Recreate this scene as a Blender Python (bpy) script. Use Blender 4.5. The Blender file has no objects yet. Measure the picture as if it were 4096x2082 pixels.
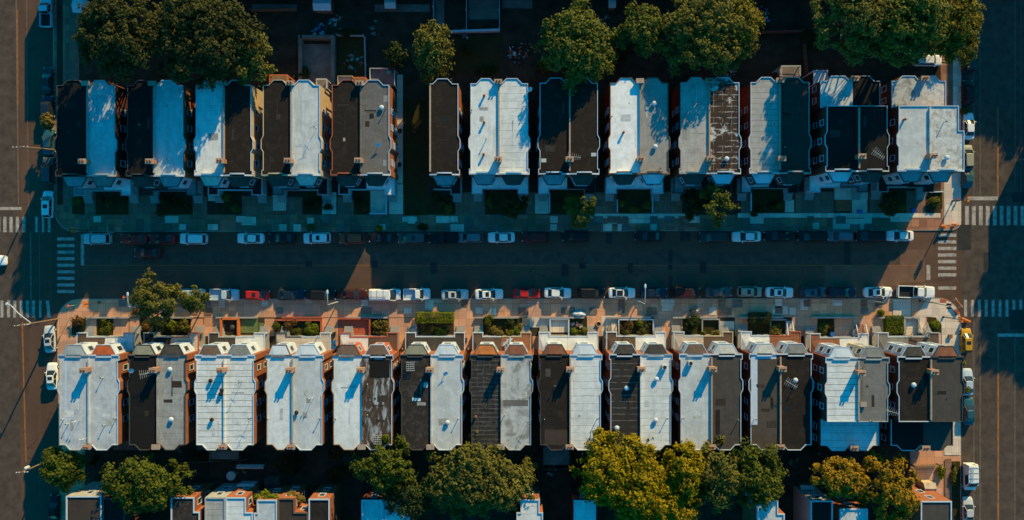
import bpy, math, random
import numpy as np
PI = math.pi
R_ = math.radians
C = bpy.context.scene.collection
CX, CY, CH, FP = 2080.0, 1000.0, 140.0, 3182.0      # plumb point of the drone in survey pixels, flying height, focal length

def sc(h=0.0): return (CH - h) / FP
def P(px, py, h=0.0):
    k = sc(h); return ((px - CX) * k, -(py - CY) * k, h)

# ------------------------------------------------------------------ materials
MATS = {}
class NT:
    def __init__(s, name):
        s.m = bpy.data.materials.new(name); s.m.use_nodes = True
        s.t = s.m.node_tree; s.n = s.t.nodes; s.l = s.t.links
        s.b = s.n['Principled BSDF']
        s.pos = s.n.new('ShaderNodeNewGeometry').outputs['Position']
    def link(s, a, b): s.l.new(a, b)
    def val(s, sock, v):
        if hasattr(v, 'is_linked') or hasattr(v, 'links'): s.l.new(v, sock)
        elif isinstance(v, (tuple, list)) and len(v) == 3 and sock.type == 'RGBA': sock.default_value = (*v, 1)
        else: sock.default_value = v
    def noise(s, scale, detail=4, rough=.55, vec=None, dist=0.0):
        n = s.n.new('ShaderNodeTexNoise'); s.link(vec or s.pos, n.inputs['Vector'])
        n.inputs['Scale'].default_value = scale; n.inputs['Detail'].default_value = detail
        n.inputs['Roughness'].default_value = rough; n.inputs['Distortion'].default_value = dist
        return n.outputs['Fac']
    def ramp(s, f, a, b, ca=(0,0,0), cb=(1,1,1)):
        n = s.n.new('ShaderNodeMapRange'); s.val(n.inputs['Value'], f)
        n.inputs['From Min'].default_value = a; n.inputs['From Max'].default_value = b
        return n.outputs['Result']
    def math(s, op, a, b=0.0, c=0.0):
        n = s.n.new('ShaderNodeMath'); n.operation = op
        s.val(n.inputs[0], a); s.val(n.inputs[1], b); s.val(n.inputs[2], c)
        return n.outputs[0]
    def mix(s, f, a, b, mode='MIX'):
        n = s.n.new('ShaderNodeMixRGB'); n.blend_type = mode
        s.val(n.inputs[0], f); s.val(n.inputs[1], a); s.val(n.inputs[2], b)
        return n.outputs[0]
    def sep(s):
        n = s.n.new('ShaderNodeSeparateXYZ'); s.link(s.pos, n.inputs[0]); return n.outputs
    def stretch(s, sx, sy, sz):
        n = s.n.new('ShaderNodeVectorMath'); n.operation = 'MULTIPLY'
        s.link(s.pos, n.inputs[0]); n.inputs[1].default_value = (sx, sy, sz); return n.outputs[0]
    def bump(s, f, st=.3, d=.05):
        n = s.n.new('ShaderNodeBump'); n.inputs['Strength'].default_value = st; n.inputs['Distance'].default_value = d
        s.val(n.inputs['Height'], f); s.link(n.outputs[0], s.b.inputs['Normal'])
    def out(s, col, rough=.85, spec=.25, metal=0.0):
        s.val(s.b.inputs['Base Color'], col); s.val(s.b.inputs['Roughness'], rough)
        s.b.inputs['Specular IOR Level'].default_value = spec; s.b.inputs['Metallic'].default_value = metal
        return s.m

def c3(c, k): return tuple(min(1, x * k) for x in c)
def plain(name, c, rough=.8, var=.18, scale=1.2, spec=.25, metal=0, bump=0.0):
    if name in MATS: return MATS[name]
    t = NT(name)
    f = t.ramp(t.noise(scale, 5), .3, .7)
    col = t.mix(f, c3(c, 1 - var), c3(c, 1 + var))
    g = t.ramp(t.noise(scale * 9, 3), .3, .7)
    col = t.mix(t.math('MULTIPLY', g, var * .8), col, c3(c, .6))
    if bump: t.bump(t.noise(scale * 6, 4), bump, .05)
    MATS[name] = t.out(col, rough, spec, metal); return MATS[name]

def roofmat(name, c, seam=0, seam_c=(.1,.1,.1), seam_w=.045, grid=0, dirt=None, dirt_lo=.55, dirt_hi=.7, dirt_scale=.35, dirt_amt=.7, var=.08, streak=.25, off=0.0, seam_on=.35, dst=None, grid_amt=.5):
    """built-up or coated flat roofing: coat laps across the slope, ponding marks, dirt streaks along the fall"""
    if name in MATS: return MATS[name]
    t = NT(name)
    f = t.ramp(t.noise(.9, 6, .6), .3, .72)
    col = t.mix(f, c3(c, 1 - var * 1.6), c3(c, 1 + var))
    pond = t.ramp(t.noise(.38, 7, .72, None, 1.2), .52, .66)
    col = t.mix(t.math('MULTIPLY', pond, .34), col, c3(c, .55))
    ring = t.math('MULTIPLY', t.ramp(t.noise(.38, 7, .72, None, 1.2), .505, .52), t.math('SUBTRACT', 1, pond))
    col = t.mix(t.math('MULTIPLY', ring, .18), col, c3(c, .4))
    st = t.ramp(t.noise(1.0, 4, .6, t.stretch(2.2, .22, 1)), .48, .75)
    col = t.mix(t.math('MULTIPLY', st, streak), col, c3(c, .45))
    gr = t.ramp(t.noise(9, 3), .35, .7)
    col = t.mix(t.math('MULTIPLY', gr, .16), col, c3(c, .5))
    y = t.math('ADD', t.sep()[1], 400 + off)
    wob = t.math('MULTIPLY', t.math('SUBTRACT', t.noise(.8, 3), .5), .18)
    hgt = t.noise(1.6, 4)
    if dirt:
        d = t.ramp(t.noise(dirt_scale, 7, .68, t.stretch(*dst) if dst else None, .6), dirt_lo, dirt_hi)
        col = t.mix(t.math('MULTIPLY', d, dirt_amt), col, dirt)
    if seam:
        fr = t.math('FRACT', t.math('DIVIDE', t.math('ADD', y, wob), seam))
        ln = t.math('LESS_THAN', fr, seam_w / seam)
        ln = t.math('MULTIPLY', ln, t.ramp(t.noise(.7, 3, .6, t.stretch(1, 3, 1)), seam_on, seam_on + .12))
        col = t.mix(t.math('MULTIPLY', ln, .85), col, seam_c)
        hgt = t.math('ADD', t.math('MULTIPLY', fr, .6), t.math('MULTIPLY', hgt, .5))
    if grid:
        fx = t.math('FRACT', t.math('DIVIDE', t.math('ADD', t.sep()[0], t.math('ADD', wob, 400)), grid))
        ln = t.math('LESS_THAN', fx, .05 / grid)
        col = t.mix(t.math('MULTIPLY', t.math('MULTIPLY', ln, t.ramp(t.noise(1.1, 3), .4, .55)), grid_amt), col, seam_c)
    t.bump(hgt, .18, .06)
    MATS[name] = t.out(col, .85, .2); return MATS[name]

def brickmat(name, c, mortar=(.3,.25,.2)):
    if name in MATS: return MATS[name]
    t = NT(name)
    z = t.sep()[2]
    fr = t.math('FRACT', t.math('DIVIDE', z, .12))
    ln = t.math('LESS_THAN', fr, .16)
    f = t.ramp(t.noise(.8, 5, .6), .3, .7)
    col = t.mix(f, c3(c, .78), c3(c, 1.15))
    col = t.mix(t.math('MULTIPLY', t.ramp(t.noise(14, 2), .45, .7), .45), col, c3(c, .55))
    col = t.mix(t.math('MULTIPLY', ln, .3), col, mortar)
    MATS[name] = t.out(col, .9, .15); return MATS[name]

def slabmat(name, c, w=1.35, dark=.62, joint=.4, var=.3, hue=(1,1,1)):
    if name in MATS: return MATS[name]
    t = NT(name)
    b = t.n.new('ShaderNodeTexBrick'); b.offset = 0; b.inputs['Scale'].default_value = 1
    t.link(t.pos, b.inputs['Vector'])
    b.inputs['Color1'].default_value = (*c3(c, dark), 1); b.inputs['Color2'].default_value = (*c3(c, 1.18), 1)
    b.inputs['Mortar'].default_value = (*c3(c, joint), 1); b.inputs['Mortar Size'].default_value = .022
    b.inputs['Brick Width'].default_value = w; b.inputs['Row Height'].default_value = w
    f = t.ramp(t.noise(.45, 6, .65), .35, .7)
    col = t.mix(t.math('MULTIPLY', f, var), b.outputs['Color'], c3(c, .5))
    s2 = t.ramp(t.noise(2.3, 6, .7), .55, .75)
    col = t.mix(t.math('MULTIPLY', s2, .3), col, c3(c, .4))
    # patch repairs: whole runs of slabs poured in another, greyer concrete
    v = t.n.new('ShaderNodeTexVoronoi'); v.distance = 'CHEBYCHEV'; v.inputs['Scale'].default_value = .22; t.link(t.pos, v.inputs['Vector'])
    sp = t.n.new('ShaderNodeSeparateXYZ'); t.link(v.outputs['Color'], sp.inputs[0])
    col = t.mix(t.math('MULTIPLY', t.ramp(sp.outputs[0], .55, .6), .35), col, (c[1] * .9, c[1] * .7, c[1] * .66))
    MATS[name] = t.out(col, .9, .2); return MATS[name]

def asphalt(name, c):
    t = NT(name)
    x, y, z = t.sep()
    f = t.ramp(t.noise(.12, 6, .65), .3, .7)
    col = t.mix(f, c3(c, .8), c3(c, 1.16))
    wear = t.ramp(t.noise(.5, 5, .6, t.stretch(.9, .9, 1)), .5, .75)
    col = t.mix(t.math('MULTIPLY', wear, .3), col, c3(c, .62))
    g = t.ramp(t.noise(7, 3, .7), .3, .7)
    col = t.mix(t.math('MULTIPLY', g, .22), col, c3(c, .55))
    v = t.n.new('ShaderNodeTexVoronoi'); v.feature = 'DISTANCE_TO_EDGE'; v.inputs['Scale'].default_value = .16
    nz = t.n.new('ShaderNodeTexNoise'); nz.inputs['Scale'].default_value = .7; nz.inputs['Detail'].default_value = 5; t.link(t.pos, nz.inputs['Vector'])
    av = t.n.new('ShaderNodeVectorMath'); av.operation = 'MULTIPLY_ADD'; t.link(nz.outputs['Color'], av.inputs[0]); av.inputs[1].default_value = (3, 3, 0); t.link(t.pos, av.inputs[2])
    t.link(av.outputs[0], v.inputs['Vector'])
    cr = t.math('LESS_THAN', v.outputs['Distance'], .008)
    cr = t.math('MULTIPLY', cr, t.ramp(t.noise(.07, 2), .5, .6))
    col = t.mix(t.math('MULTIPLY', cr, .6), col, c3(c, .3))
    # tyre-polished tracks along the two avenues at either end of the block
    ax = t.math('GREATER_THAN', t.math('ABSOLUTE', x), 76)
    tr = t.math('MULTIPLY', t.ramp(t.noise(1.0, 4, .6, t.stretch(1.3, .02, 1)), .42, .68), ax)
    col = t.mix(t.math('MULTIPLY', tr, .42), col, c3(c, .55))
    ts = t.math('MULTIPLY', t.ramp(t.noise(1.0, 5, .65, t.stretch(.03, 1.0, 1)), .4, .68), t.math('LESS_THAN', t.math('ABSOLUTE', x), 76))
    col = t.mix(t.math('MULTIPLY', ts, .4), col, c3(c, .6))
    oil = t.ramp(t.noise(.55, 4, .6), .6, .7)
    col = t.mix(t.math('MULTIPLY', oil, .5), col, c3(c, .4))
    MATS[name] = t.out(col, .9, .2); return MATS[name]

def paintmark(name, c, under, worn=.5):
    t = NT(name)
    f = t.ramp(t.noise(1.3, 7, .7), worn - .14, worn + .16)
    col = t.mix(t.math('MULTIPLY', f, .85), c, under)
    MATS[name] = t.out(col, .8, .2); return MATS[name]

def leafmat(name, c, c2):
    if name in MATS: return MATS[name]
    t = NT(name)
    f = t.ramp(t.noise(.55, 4, .6), .32, .68)
    col = t.mix(f, c, c2)
    g = t.ramp(t.noise(3.5, 2), .3, .7)
    col = t.mix(t.math('MULTIPLY', g, .35), col, c3(c2, .55))
    m = t.out(col, .65, .12)
    tr = t.n.new('ShaderNodeBsdfTranslucent'); t.link(col, tr.inputs['Color'])
    mx = t.n.new('ShaderNodeMixShader'); mx.inputs[0].default_value = .28
    o = t.n['Material Output']
    t.link(t.b.outputs[0], mx.inputs[1]); t.link(tr.outputs[0], mx.inputs[2]); t.link(mx.outputs[0], o.inputs['Surface'])
    MATS[name] = m; return m

def carpaint(name, c, rough=.35, metal=.0):
    key = 'paint ' + name
    if key in MATS: return MATS[key]
    t = NT(key)
    f = t.ramp(t.noise(3.0, 4), .3, .7)
    col = t.mix(f, c3(c, .88), c3(c, 1.04))
    m = t.out(col, t.math('ADD', t.math('MULTIPLY', f, .12), rough), .3, metal)
    MATS[key] = m; return m

# ------------------------------------------------------------------ mesh builder
class MB:
    def __init__(s): s.v = []; s.f = []; s.mi = []; s.cur = 0; s.mats = []; s.o = (0, 0, 0)
    def mat(s, m):
        if m not in s.mats: s.mats.append(m)
        s.cur = s.mats.index(m); return s
    def add(s, pts):
        i = len(s.v); s.v += [tuple(p) for p in pts]; return i
    def face(s, pts):
        i = s.add(pts); s.f.append(tuple(range(i, i + len(pts)))); s.mi.append(s.cur)
    def prism(s, poly, z0, z1, top=True, bottom=False):
        n = len(poly)
        i = s.add([(p[0], p[1], z0) for p in poly]); j = s.add([(p[0], p[1], z1) for p in poly])
        for k in range(n):
            q = (k + 1) % n; s.f.append((i + k, i + q, j + q, j + k)); s.mi.append(s.cur)
        if top: s.f.append(tuple(range(j, j + n))); s.mi.append(s.cur)
        if bottom: s.f.append(tuple(range(i + n - 1, i - 1, -1))); s.mi.append(s.cur)
    def box(s, x0, y0, z0, x1, y1, z1):
        s.prism([(x0, y0), (x1, y0), (x1, y1), (x0, y1)], z0, z1, True, True)
    def obox(s, c, d, half_len, half_w, z0, z1):
        """box turned to direction d (2D unit) about centre c"""
        n = (-d[1], d[0])
        p = [(c[0] + a * half_len * d[0] + b * half_w * n[0], c[1] + a * half_len * d[1] + b * half_w * n[1]) for a, b in ((-1,-1),(1,-1),(1,1),(-1,1))]
        s.prism(p, z0, z1, True, True)
    def tube(s, a, b, r0, r1=None, n=8, cap=True):
        r1 = r0 if r1 is None else r1
        a = np.array(a, float); b = np.array(b, float); d = b - a; d /= max(np.linalg.norm(d), 1e-9)
        u = np.cross(d, (0, 0, 1) if abs(d[2]) < .9 else (1, 0, 0)); u /= np.linalg.norm(u); w = np.cross(d, u)
        i = s.add([a + r0 * (u * math.cos(t) + w * math.sin(t)) for t in np.linspace(0, 2*PI, n, False)])
        j = s.add([b + r1 * (u * math.cos(t) + w * math.sin(t)) for t in np.linspace(0, 2*PI, n, False)])
        for k in range(n):
            q = (k + 1) % n; s.f.append((i + k, i + q, j + q, j + k)); s.mi.append(s.cur)
        if cap:
            s.f.append(tuple(range(j, j + n))); s.mi.append(s.cur)
            s.f.append(tuple(range(i + n - 1, i - 1, -1))); s.mi.append(s.cur)
    def lathe(s, c, prof, n=14, capt=True):
        """prof: (r, z) from bottom to top"""
        rings = [s.add([(c[0] + r * math.cos(t), c[1] + r * math.sin(t), c[2] + z) for t in np.linspace(0, 2*PI, n, False)]) for r, z in prof]
        for a, b in zip(rings, rings[1:]):
            for k in range(n):
                q = (k + 1) % n; s.f.append((a + k, a + q, b + q, b + k)); s.mi.append(s.cur)
        if capt: s.f.append(tuple(range(rings[-1], rings[-1] + n))); s.mi.append(s.cur)
    def loft(s, secs, cap=True):
        n = len(secs[0]); r = [s.add(x) for x in secs]
        for a, b in zip(r, r[1:]):
            for k in range(n):
                q = (k + 1) % n; s.f.append((a + k, a + q, b + q, b + k)); s.mi.append(s.cur)
        if cap:
            s.f.append(tuple(range(r[0] + n - 1, r[0] - 1, -1))); s.mi.append(s.cur)
            s.f.append(tuple(range(r[-1], r[-1] + n))); s.mi.append(s.cur)
    def mesh(s, name, o=(0, 0, 0), smooth=False):
        me = bpy.data.meshes.new(name)
        me.from_pydata([(x - o[0], y - o[1], z - o[2]) for x, y, z in s.v], [], s.f)
        for m in s.mats: me.materials.append(m)
        if len(s.mats) > 1: me.polygons.foreach_set('material_index', s.mi)
        if smooth: me.polygons.foreach_set('use_smooth', [True] * len(me.polygons))
        me.update(); return me
    def build(s, name, parent=None, o=None, smooth=False):
        """one mesh object; vertices are given in scene metres, kept relative to the parent's (or own) base point"""
        base = o if o is not None else (tuple(parent['_b']) if parent is not None and '_b' in parent else (0, 0, 0))
        ob = bpy.data.objects.new(name, s.mesh(name, base, smooth)); C.objects.link(ob)
        if parent is not None: ob.parent = parent
        else: ob.location = base
        ob['_b'] = base
        return ob

def tag(o, label=None, cat=None, group=None, kind=None):
    if label: o['label'] = label
    if cat: o['category'] = cat
    if group: o['group'] = group
    if kind: o['kind'] = kind
    return o
def thing(name, label, cat, loc, group=None, rz=0):
    o = bpy.data.objects.new(name, None); o.empty_display_size = .3; C.objects.link(o)
    o.location = loc; o.rotation_euler = (0, 0, rz); o['_b'] = tuple(loc)
    return tag(o, label, cat, group)
def obj(name, me, parent, loc=(0,0,0), rot=(0,0,0), scale=(1,1,1), mat=None, slot=0):
    o = bpy.data.objects.new(name, me); C.objects.link(o)
    o.parent = parent; o.location = loc; o.rotation_euler = rot; o.scale = scale
    if mat is not None:
        o.material_slots[slot].link = 'OBJECT'; o.material_slots[slot].material = mat
    return o
def struct(mb, name, kind='structure'):
    o = mb.build(name); tag(o, kind=kind); return o

def inset(poly, d):
    n = len(poly); out = []
    area = sum(poly[i][0] * poly[(i+1) % n][1] - poly[(i+1) % n][0] * poly[i][1] for i in range(n))
    sg = 1 if area > 0 else -1
    for i in range(n):
        a, b, c = np.array(poly[i-1]), np.array(poly[i]), np.array(poly[(i+1) % n])
        e1 = (b - a) / np.linalg.norm(b - a); e2 = (c - b) / np.linalg.norm(c - b)
        n1 = np.array((-e1[1], e1[0])) * sg; n2 = np.array((-e2[1], e2[0])) * sg
        m = (n1 + n2); m /= max(np.dot(m, m) / 2, .3)
        out.append(tuple(b + m * d))
    return out

rnd = random.Random(7)
# ------------------------------------------------------------------ palette
A_ROAD = (.128, .07, .049)
M_asph = asphalt('asphalt', A_ROAD)
M_patch = plain('asphalt patch', (.035, .034, .034), .95, .25, .8)
M_white_line = paintmark('worn white road paint', (.46, .41, .37), A_ROAD, .55)
M_orange_line = paintmark('worn orange road paint', (.38, .15, .04), A_ROAD, .52)
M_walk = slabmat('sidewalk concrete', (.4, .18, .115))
M_walk_w = slabmat('sunlit-tone tan concrete', (.7, .34, .2), 1.35, .8, .45, .2)  # sidewalk concrete again, sunlight put into the colour for the lower row
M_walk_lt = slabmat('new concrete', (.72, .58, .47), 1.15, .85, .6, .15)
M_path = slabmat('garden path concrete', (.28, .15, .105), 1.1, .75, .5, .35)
M_kerb = plain('kerb stone', (.33, .26, .21), .9, .2, 2)
M_soil = plain('yard soil', (.045, .034, .022), .95, .5, .5)
M_lawn = leafmat('lawn grass', (.075, .062, .016), (.05, .04, .014))
M_patio = plain('patio concrete', (.17, .145, .13), .9, .3, .6)
M_brick = brickmat('orange brick', (.33, .105, .05))
M_brick_shade = brickmat('dark red brick', (.12, .028, .018))  # brick colour darkened so side walls and gaps read as shaded
M_stucco = plain('tan stucco', (.5, .37, .25), .9, .12, .8)
M_stone = plain('pale stone', (.34, .32, .31), .9, .15, 2)
M_white = plain('white painted trim', (.5, .56, .66), .6, .1, 2)
M_cream = plain('cream painted wood', (.5, .4, .28), .7, .1, 2)
M_redtrim = plain('brick red trim', (.42, .1, .05), .7, .15, 2)
M_browntrim = plain('brown trim', (.16, .09, .06), .7, .15, 2)
M_greytrim = plain('grey trim', (.35, .36, .37), .7, .15, 2)
M_dkgreytrim = plain('dark metal trim', (.06, .06, .06), .6, .15, 2)
M_glass = plain('window glass', (.02, .024, .028), .12, .1, 2, .5)
M_chim = brickmat('chimney brick', (.45, .2, .11))
M_cap = plain('chimney cap', (.4, .3, .24), .9, .2, 3)
M_pot = plain('terracotta pot', (.3, .11, .06), .8, .2, 3)
M_dark = plain('black iron', (.02, .02, .02), .6, .2, 3)
M_metal = plain('galvanised metal', (.5, .5, .5), .4, .1, 3, .5)
M_wood = plain('weathered timber', (.2, .13, .09), .85, .25, 2)
M_greenp = plain('green painted deck', (.13, .17, .06), .8, .2, 1.2)
M_orangep = plain('orange painted wall', (.6, .16, .04), .7, .15, 1.2)
M_bluep = plain('blue plastic', (.02, .12, .4), .5, .1, 2)
M_tealp = plain('teal plastic', (.04, .3, .32), .5, .1, 2)
M_redp = plain('red paint', (.55, .05, .025), .5, .1, 2)
M_orangec = plain('orange plastic', (.8, .2, .02), .5, .1, 2)
M_rubber = plain('tyre rubber', (.015, .015, .015), .85, .1, 5)
M_lampred = plain('red lens', (.4, .01, .01), .2, .05, 5, .5)
M_lampclr = plain('clear lens', (.6, .6, .6), .15, .05, 5, .5)

W1, S1 = (.72, .73, .74), (.6, .64, .7)
ROOF = {
 'wbright': roofmat('white fresh roof', (.9, .9, .92), 1.6, (.7, .7, .7), .04, streak=.1, dirt=(.75, .75, .75), dirt_lo=.5, dirt_hi=.8, dirt_scale=.8, dirt_amt=.5),
 'wseam': roofmat('white seamed roof', W1, 1.22, (.16, .15, .14), .055, seam_on=.32, dirt=(.5, .5, .49), dirt_lo=.5, dirt_hi=.8, dirt_scale=.8, dirt_amt=.6),
 'wfaint': roofmat('white roof', (.74, .75, .76), 1.5, (.5, .5, .5), .04, seam_on=.4, streak=.25, dirt=(.52, .52, .51), dirt_lo=.5, dirt_hi=.8, dirt_scale=.8, dirt_amt=.6),
 'wbold': roofmat('white rolled roof', (.74, .74, .74), 1.0, (.07, .065, .06), .085, seam_on=.2, dirt=(.5, .49, .48), dirt_lo=.48, dirt_hi=.75, dirt_scale=1.0, dirt_amt=.6),
 'wmott': roofmat('mottled white roof', (.6, .62, .64), 0, dirt=(.42, .43, .45), dirt_lo=.5, dirt_hi=.75, dirt_scale=.6, streak=.5),
 'silver': roofmat('silver coated roof', (.47, .49, .53), 0, dirt=(.68, .69, .7), dirt_lo=.42, dirt_hi=.72, dirt_scale=.7, dirt_amt=.6, streak=.3),
 'silver2': roofmat('pale grey coated roof', (.58, .6, .62), 0, dirt=(.38, .4, .42), dirt_lo=.48, dirt_hi=.75, dirt_scale=.8, streak=.3),
 'shingle': roofmat('grey shingled roof', (.38, .37, .36), .95, (.13, .12, .11), .05, .9, dirt=(.17, .15, .14), dirt_lo=.5, dirt_hi=.72, dirt_scale=.8, dirt_amt=.6, streak=.5),
 'grey': roofmat('grey felt roof', (.17, .155, .15), 1.3, (.08, .07, .06), .05, 1.7, dirt=(.11, .09, .07), dirt_lo=.58, dirt_hi=.66, dirt_scale=.7, streak=.2, seam_on=.45),
 'greyl': roofmat('light grey felt roof', (.34, .32, .305), 1.4, (.2, .19, .18), .04, dirt=(.2, .18, .16), dirt_lo=.55, dirt_hi=.75, streak=.4),
 'brown': roofmat('dark brown roof', (.021, .015, .012), 1.5, (.02, .016, .014), .05, dirt=(.048, .036, .03), dirt_lo=.5, dirt_hi=.72, dirt_scale=.8, streak=.2),
 'black': roofmat('black roof', (.012, .0105, .01), 1.5, (.012, .012, .012), .05, streak=.1),
 'grid': roofmat('dark felt roof with silver laps', (.035, .03, .028), 1.05, (.22, .2, .19), .08, dirt=(.1, .09, .085), dirt_lo=.55, dirt_hi=.8, dirt_scale=1.2, streak=0, seam_on=.4),
 'block': roofmat('dark blocky felt roof', (.032, .029, .028), .72, (.15, .145, .14), .09, 1.0, dirt=(.085, .08, .078), dirt_scale=1.6, dirt_lo=.48, streak=.1, seam_on=.4, grid_amt=.8),
 'mott': roofmat('mottled black brown roof', (.032, .026, .024), 0, dirt=(.12, .095, .085), dirt_lo=.48, dirt_hi=.75, dirt_scale=1.1, streak=.3),
 'peel': roofmat('dark roof with white peeling paint', (.06, .036, .027), .95, (.42, .39, .37), .13, 1.5, dirt=(.58, .56, .54), dirt_lo=.56, dirt_hi=.63, dirt_scale=.45, dirt_amt=.95, streak=.1, seam_on=.44, grid_amt=.8),
 'wpeel': roofmat('brown roof under flaking white paint', (.085, .067, .056), 0, dirt=(.07, .05, .045), streak=.1),
 'rust': roofmat('rusty patched roof with silver worn coating', (.075, .048, .036), 0, dirt=(.4, .43, .47), dirt_lo=.5, dirt_hi=.62, dirt_scale=.7, dirt_amt=.9, streak=.3, dst=(1.6, .45, 1)),
 'stain': roofmat('stained pale grey roof', (.5, .51, .52), 0, dirt=(.17, .15, .14), dirt_lo=.51, dirt_hi=.6, dirt_scale=.4, streak=.4),
 'cloudy': roofmat('grey white roof with dark ponding stains', (.46, .43, .41), 1.6, (.2, .18, .17), .05, dirt=(.2, .17, .15), dirt_lo=.5, dirt_hi=.75, dirt_scale=.5, streak=.55),
 'seamg': roofmat('pale grey seamed roof', (.42, .40, .385), .92, (.12, .1, .09), .07, streak=.3, seam_on=.3),
 'gseam': roofmat('mid grey seamed roof', (.2, .185, .175), 1.2, (.1, .09, .085), .05, streak=.2),
 'bmott': roofmat('brown roof', (.06, .042, .034), 0, dirt=(.035, .027, .024), dirt_scale=.6, streak=.2),
 'dkgrey': roofmat('dark grey roof', (.08, .068, .061), 1.3, (.05, .045, .04), .04, dirt=(.05, .041, .036), dirt_lo=.48, dirt_hi=.72, dirt_scale=.7, streak=.3),
 'blotch': roofmat('white roof with grey blotches', (.64, .64, .64), 0, dirt=(.24, .22, .2), dirt_lo=.47, dirt_hi=.64, dirt_scale=1.3, streak=.25),
}
BAYR = {
 'slate': plain('blue grey slate', (.3, .34, .38), .8, .15, 1.5), 'red': plain('red orange bay roof', (.46, .1, .03), .8, .2, 1.5),
 'olive': plain('olive grey bay roof', (.24, .23, .17), .8, .15, 1.5), 'dk': plain('dark bay roof', (.06, .052, .046), .8, .3, 2),
 'brown': plain('brown bay roof', (.15, .095, .07), .8, .2, 1.5), 'grey': plain('grey bay roof', (.2, .2, .2), .8, .2, 1.5),
 'white': plain('white bay roof', (.54, .59, .67), .8, .08, 1.5), 'orange': plain('terracotta bay roof', (.5, .16, .045), .8, .2, 1.5),
 'rust': plain('rust brown bay roof', (.22, .085, .05), .8, .2, 1.5), 'lgrey': plain('pale grey bay roof', (.5, .49, .46), .8, .15, 1.5),
 'teal': plain('dull blue grey bay roof', (.2, .26, .3), .8, .15, 1.5)}
PORCH = {
 'dk': roofmat('dark porch felt', (.05, .042, .04), 0, dirt=(.09, .07, .06), streak=.1), 'brown': roofmat('brown porch felt', (.11, .07, .052), 0, dirt=(.06, .045, .04), streak=.3),
 'white': roofmat('white porch coating', (.66, .67, .7), 0, dirt=(.45, .36, .3), dirt_lo=.6, dirt_hi=.8, streak=.25), 'beige': roofmat('beige porch coating', (.5, .42, .37), 1.2, (.25, .18, .14), .05, dirt=(.3, .2, .15), streak=.4),
 'bright': roofmat('shade-lifted white porch coating', (.84, .84, .84), 0, dirt=(.6, .6, .6), dirt_lo=.6, dirt_hi=.8, streak=.1), 'red': roofmat('red brown porch felt', (.26, .1, .055), 0, dirt=(.15, .06, .04), streak=.2), 'blk': roofmat('black porch felt', (.02, .018, .018), 0, streak=.1),  # 'bright': white raised in colour so shaded upper porches read lighter
 'grey': roofmat('grey porch felt', (.2, .19, .18), 0, dirt=(.12, .1, .09), streak=.2), 'teal': roofmat('dull grey porch felt', (.22, .25, .27), 1.1, (.1, .1, .1), .08, streak=.2)}
TRIM = {'w': M_white, 'r': M_redtrim, 'b': M_browntrim, 'g': M_greytrim, 'd': M_dkgreytrim, 'c': M_cream}
WALL = {'brick': M_brick, 'shbrick': M_brick_shade, 'tan': M_stucco, 'stone': M_stone}
# ------------------------------------------------------------------ houses
_wm = {}
def window_meshes(w, h, frame):
    k = (round(w, 2), round(h, 2), frame.name)
    if k not in _wm:
        f = MB().mat(frame)
        b = .11
        for x0, x1, z0, z1 in ((-w/2-b, w/2+b, h/2, h/2+b), (-w/2-b, -w/2, -h/2, h/2), (w/2, w/2+b, -h/2, h/2)):
            f.box(x0, -.02, z0, x1, .07, z1)
        f.box(-w/2-b-.06, -.02, -h/2-.1, w/2+b+.06, .15, -h/2)
        p = MB().mat(M_glass); p.face([(-w/2, .02, -h/2), (w/2, .02, -h/2), (w/2, .02, h/2), (-w/2, .02, h/2)])
        _wm[k] = (f.mesh('window'), p.mesh('pane'))
    return _wm[k]
def window(root, x, y, z, nx, ny, w=.85, h=1.45, frame=None):
    b = root['_b']; f, p = window_meshes(w, h, frame or M_white)
    o = obj('window', f, root, (x - b[0], y - b[1], z - b[2]), (0, 0, math.atan2(-nx, ny)))
    obj('pane', p, o)

RP_LIGHT = [plain('pale roof patch', (.62, .62, .62), .85, .2, 2), plain('worn grey roof patch', (.46, .46, .45), .85, .3, 1.5), plain('silver roof patch', (.5, .52, .55), .8, .2, 2), plain('tar seal', (.33, .32, .31), .8, .3, 2)]
RP_DARK = [plain('fresh tar patch', (.014, .013, .013), .7, .2, 2), plain('faded felt patch', (.045, .036, .031), .9, .3, 2), plain('brown felt patch', (.04, .027, .021), .9, .3, 2)]
_um = {}
def chimney(parent, x, y, z, h, wx=1.05, wy=.66, z0=None, pots=2, mat=None):
    m = MB().mat(mat or M_chim)
    m.box(x - wx/2, y - wy/2, z if z0 is None else z0, x + wx/2, y + wy/2, z + h)
    m.mat(M_cap); m.box(x - wx/2 - .09, y - wy/2 - .09, z + h, x + wx/2 + .09, y + wy/2 + .09, z + h + .14)
    m.mat(M_pot)
    for i in range(pots):
        px = x + (i - (pots - 1) / 2) * .46
        m.lathe((px, y, z + h + .14), [(.17, 0), (.14, .3), (.17, .34), (.11, .34), (.11, .05)], 10)
    return m.build('chimney', parent)

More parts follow.
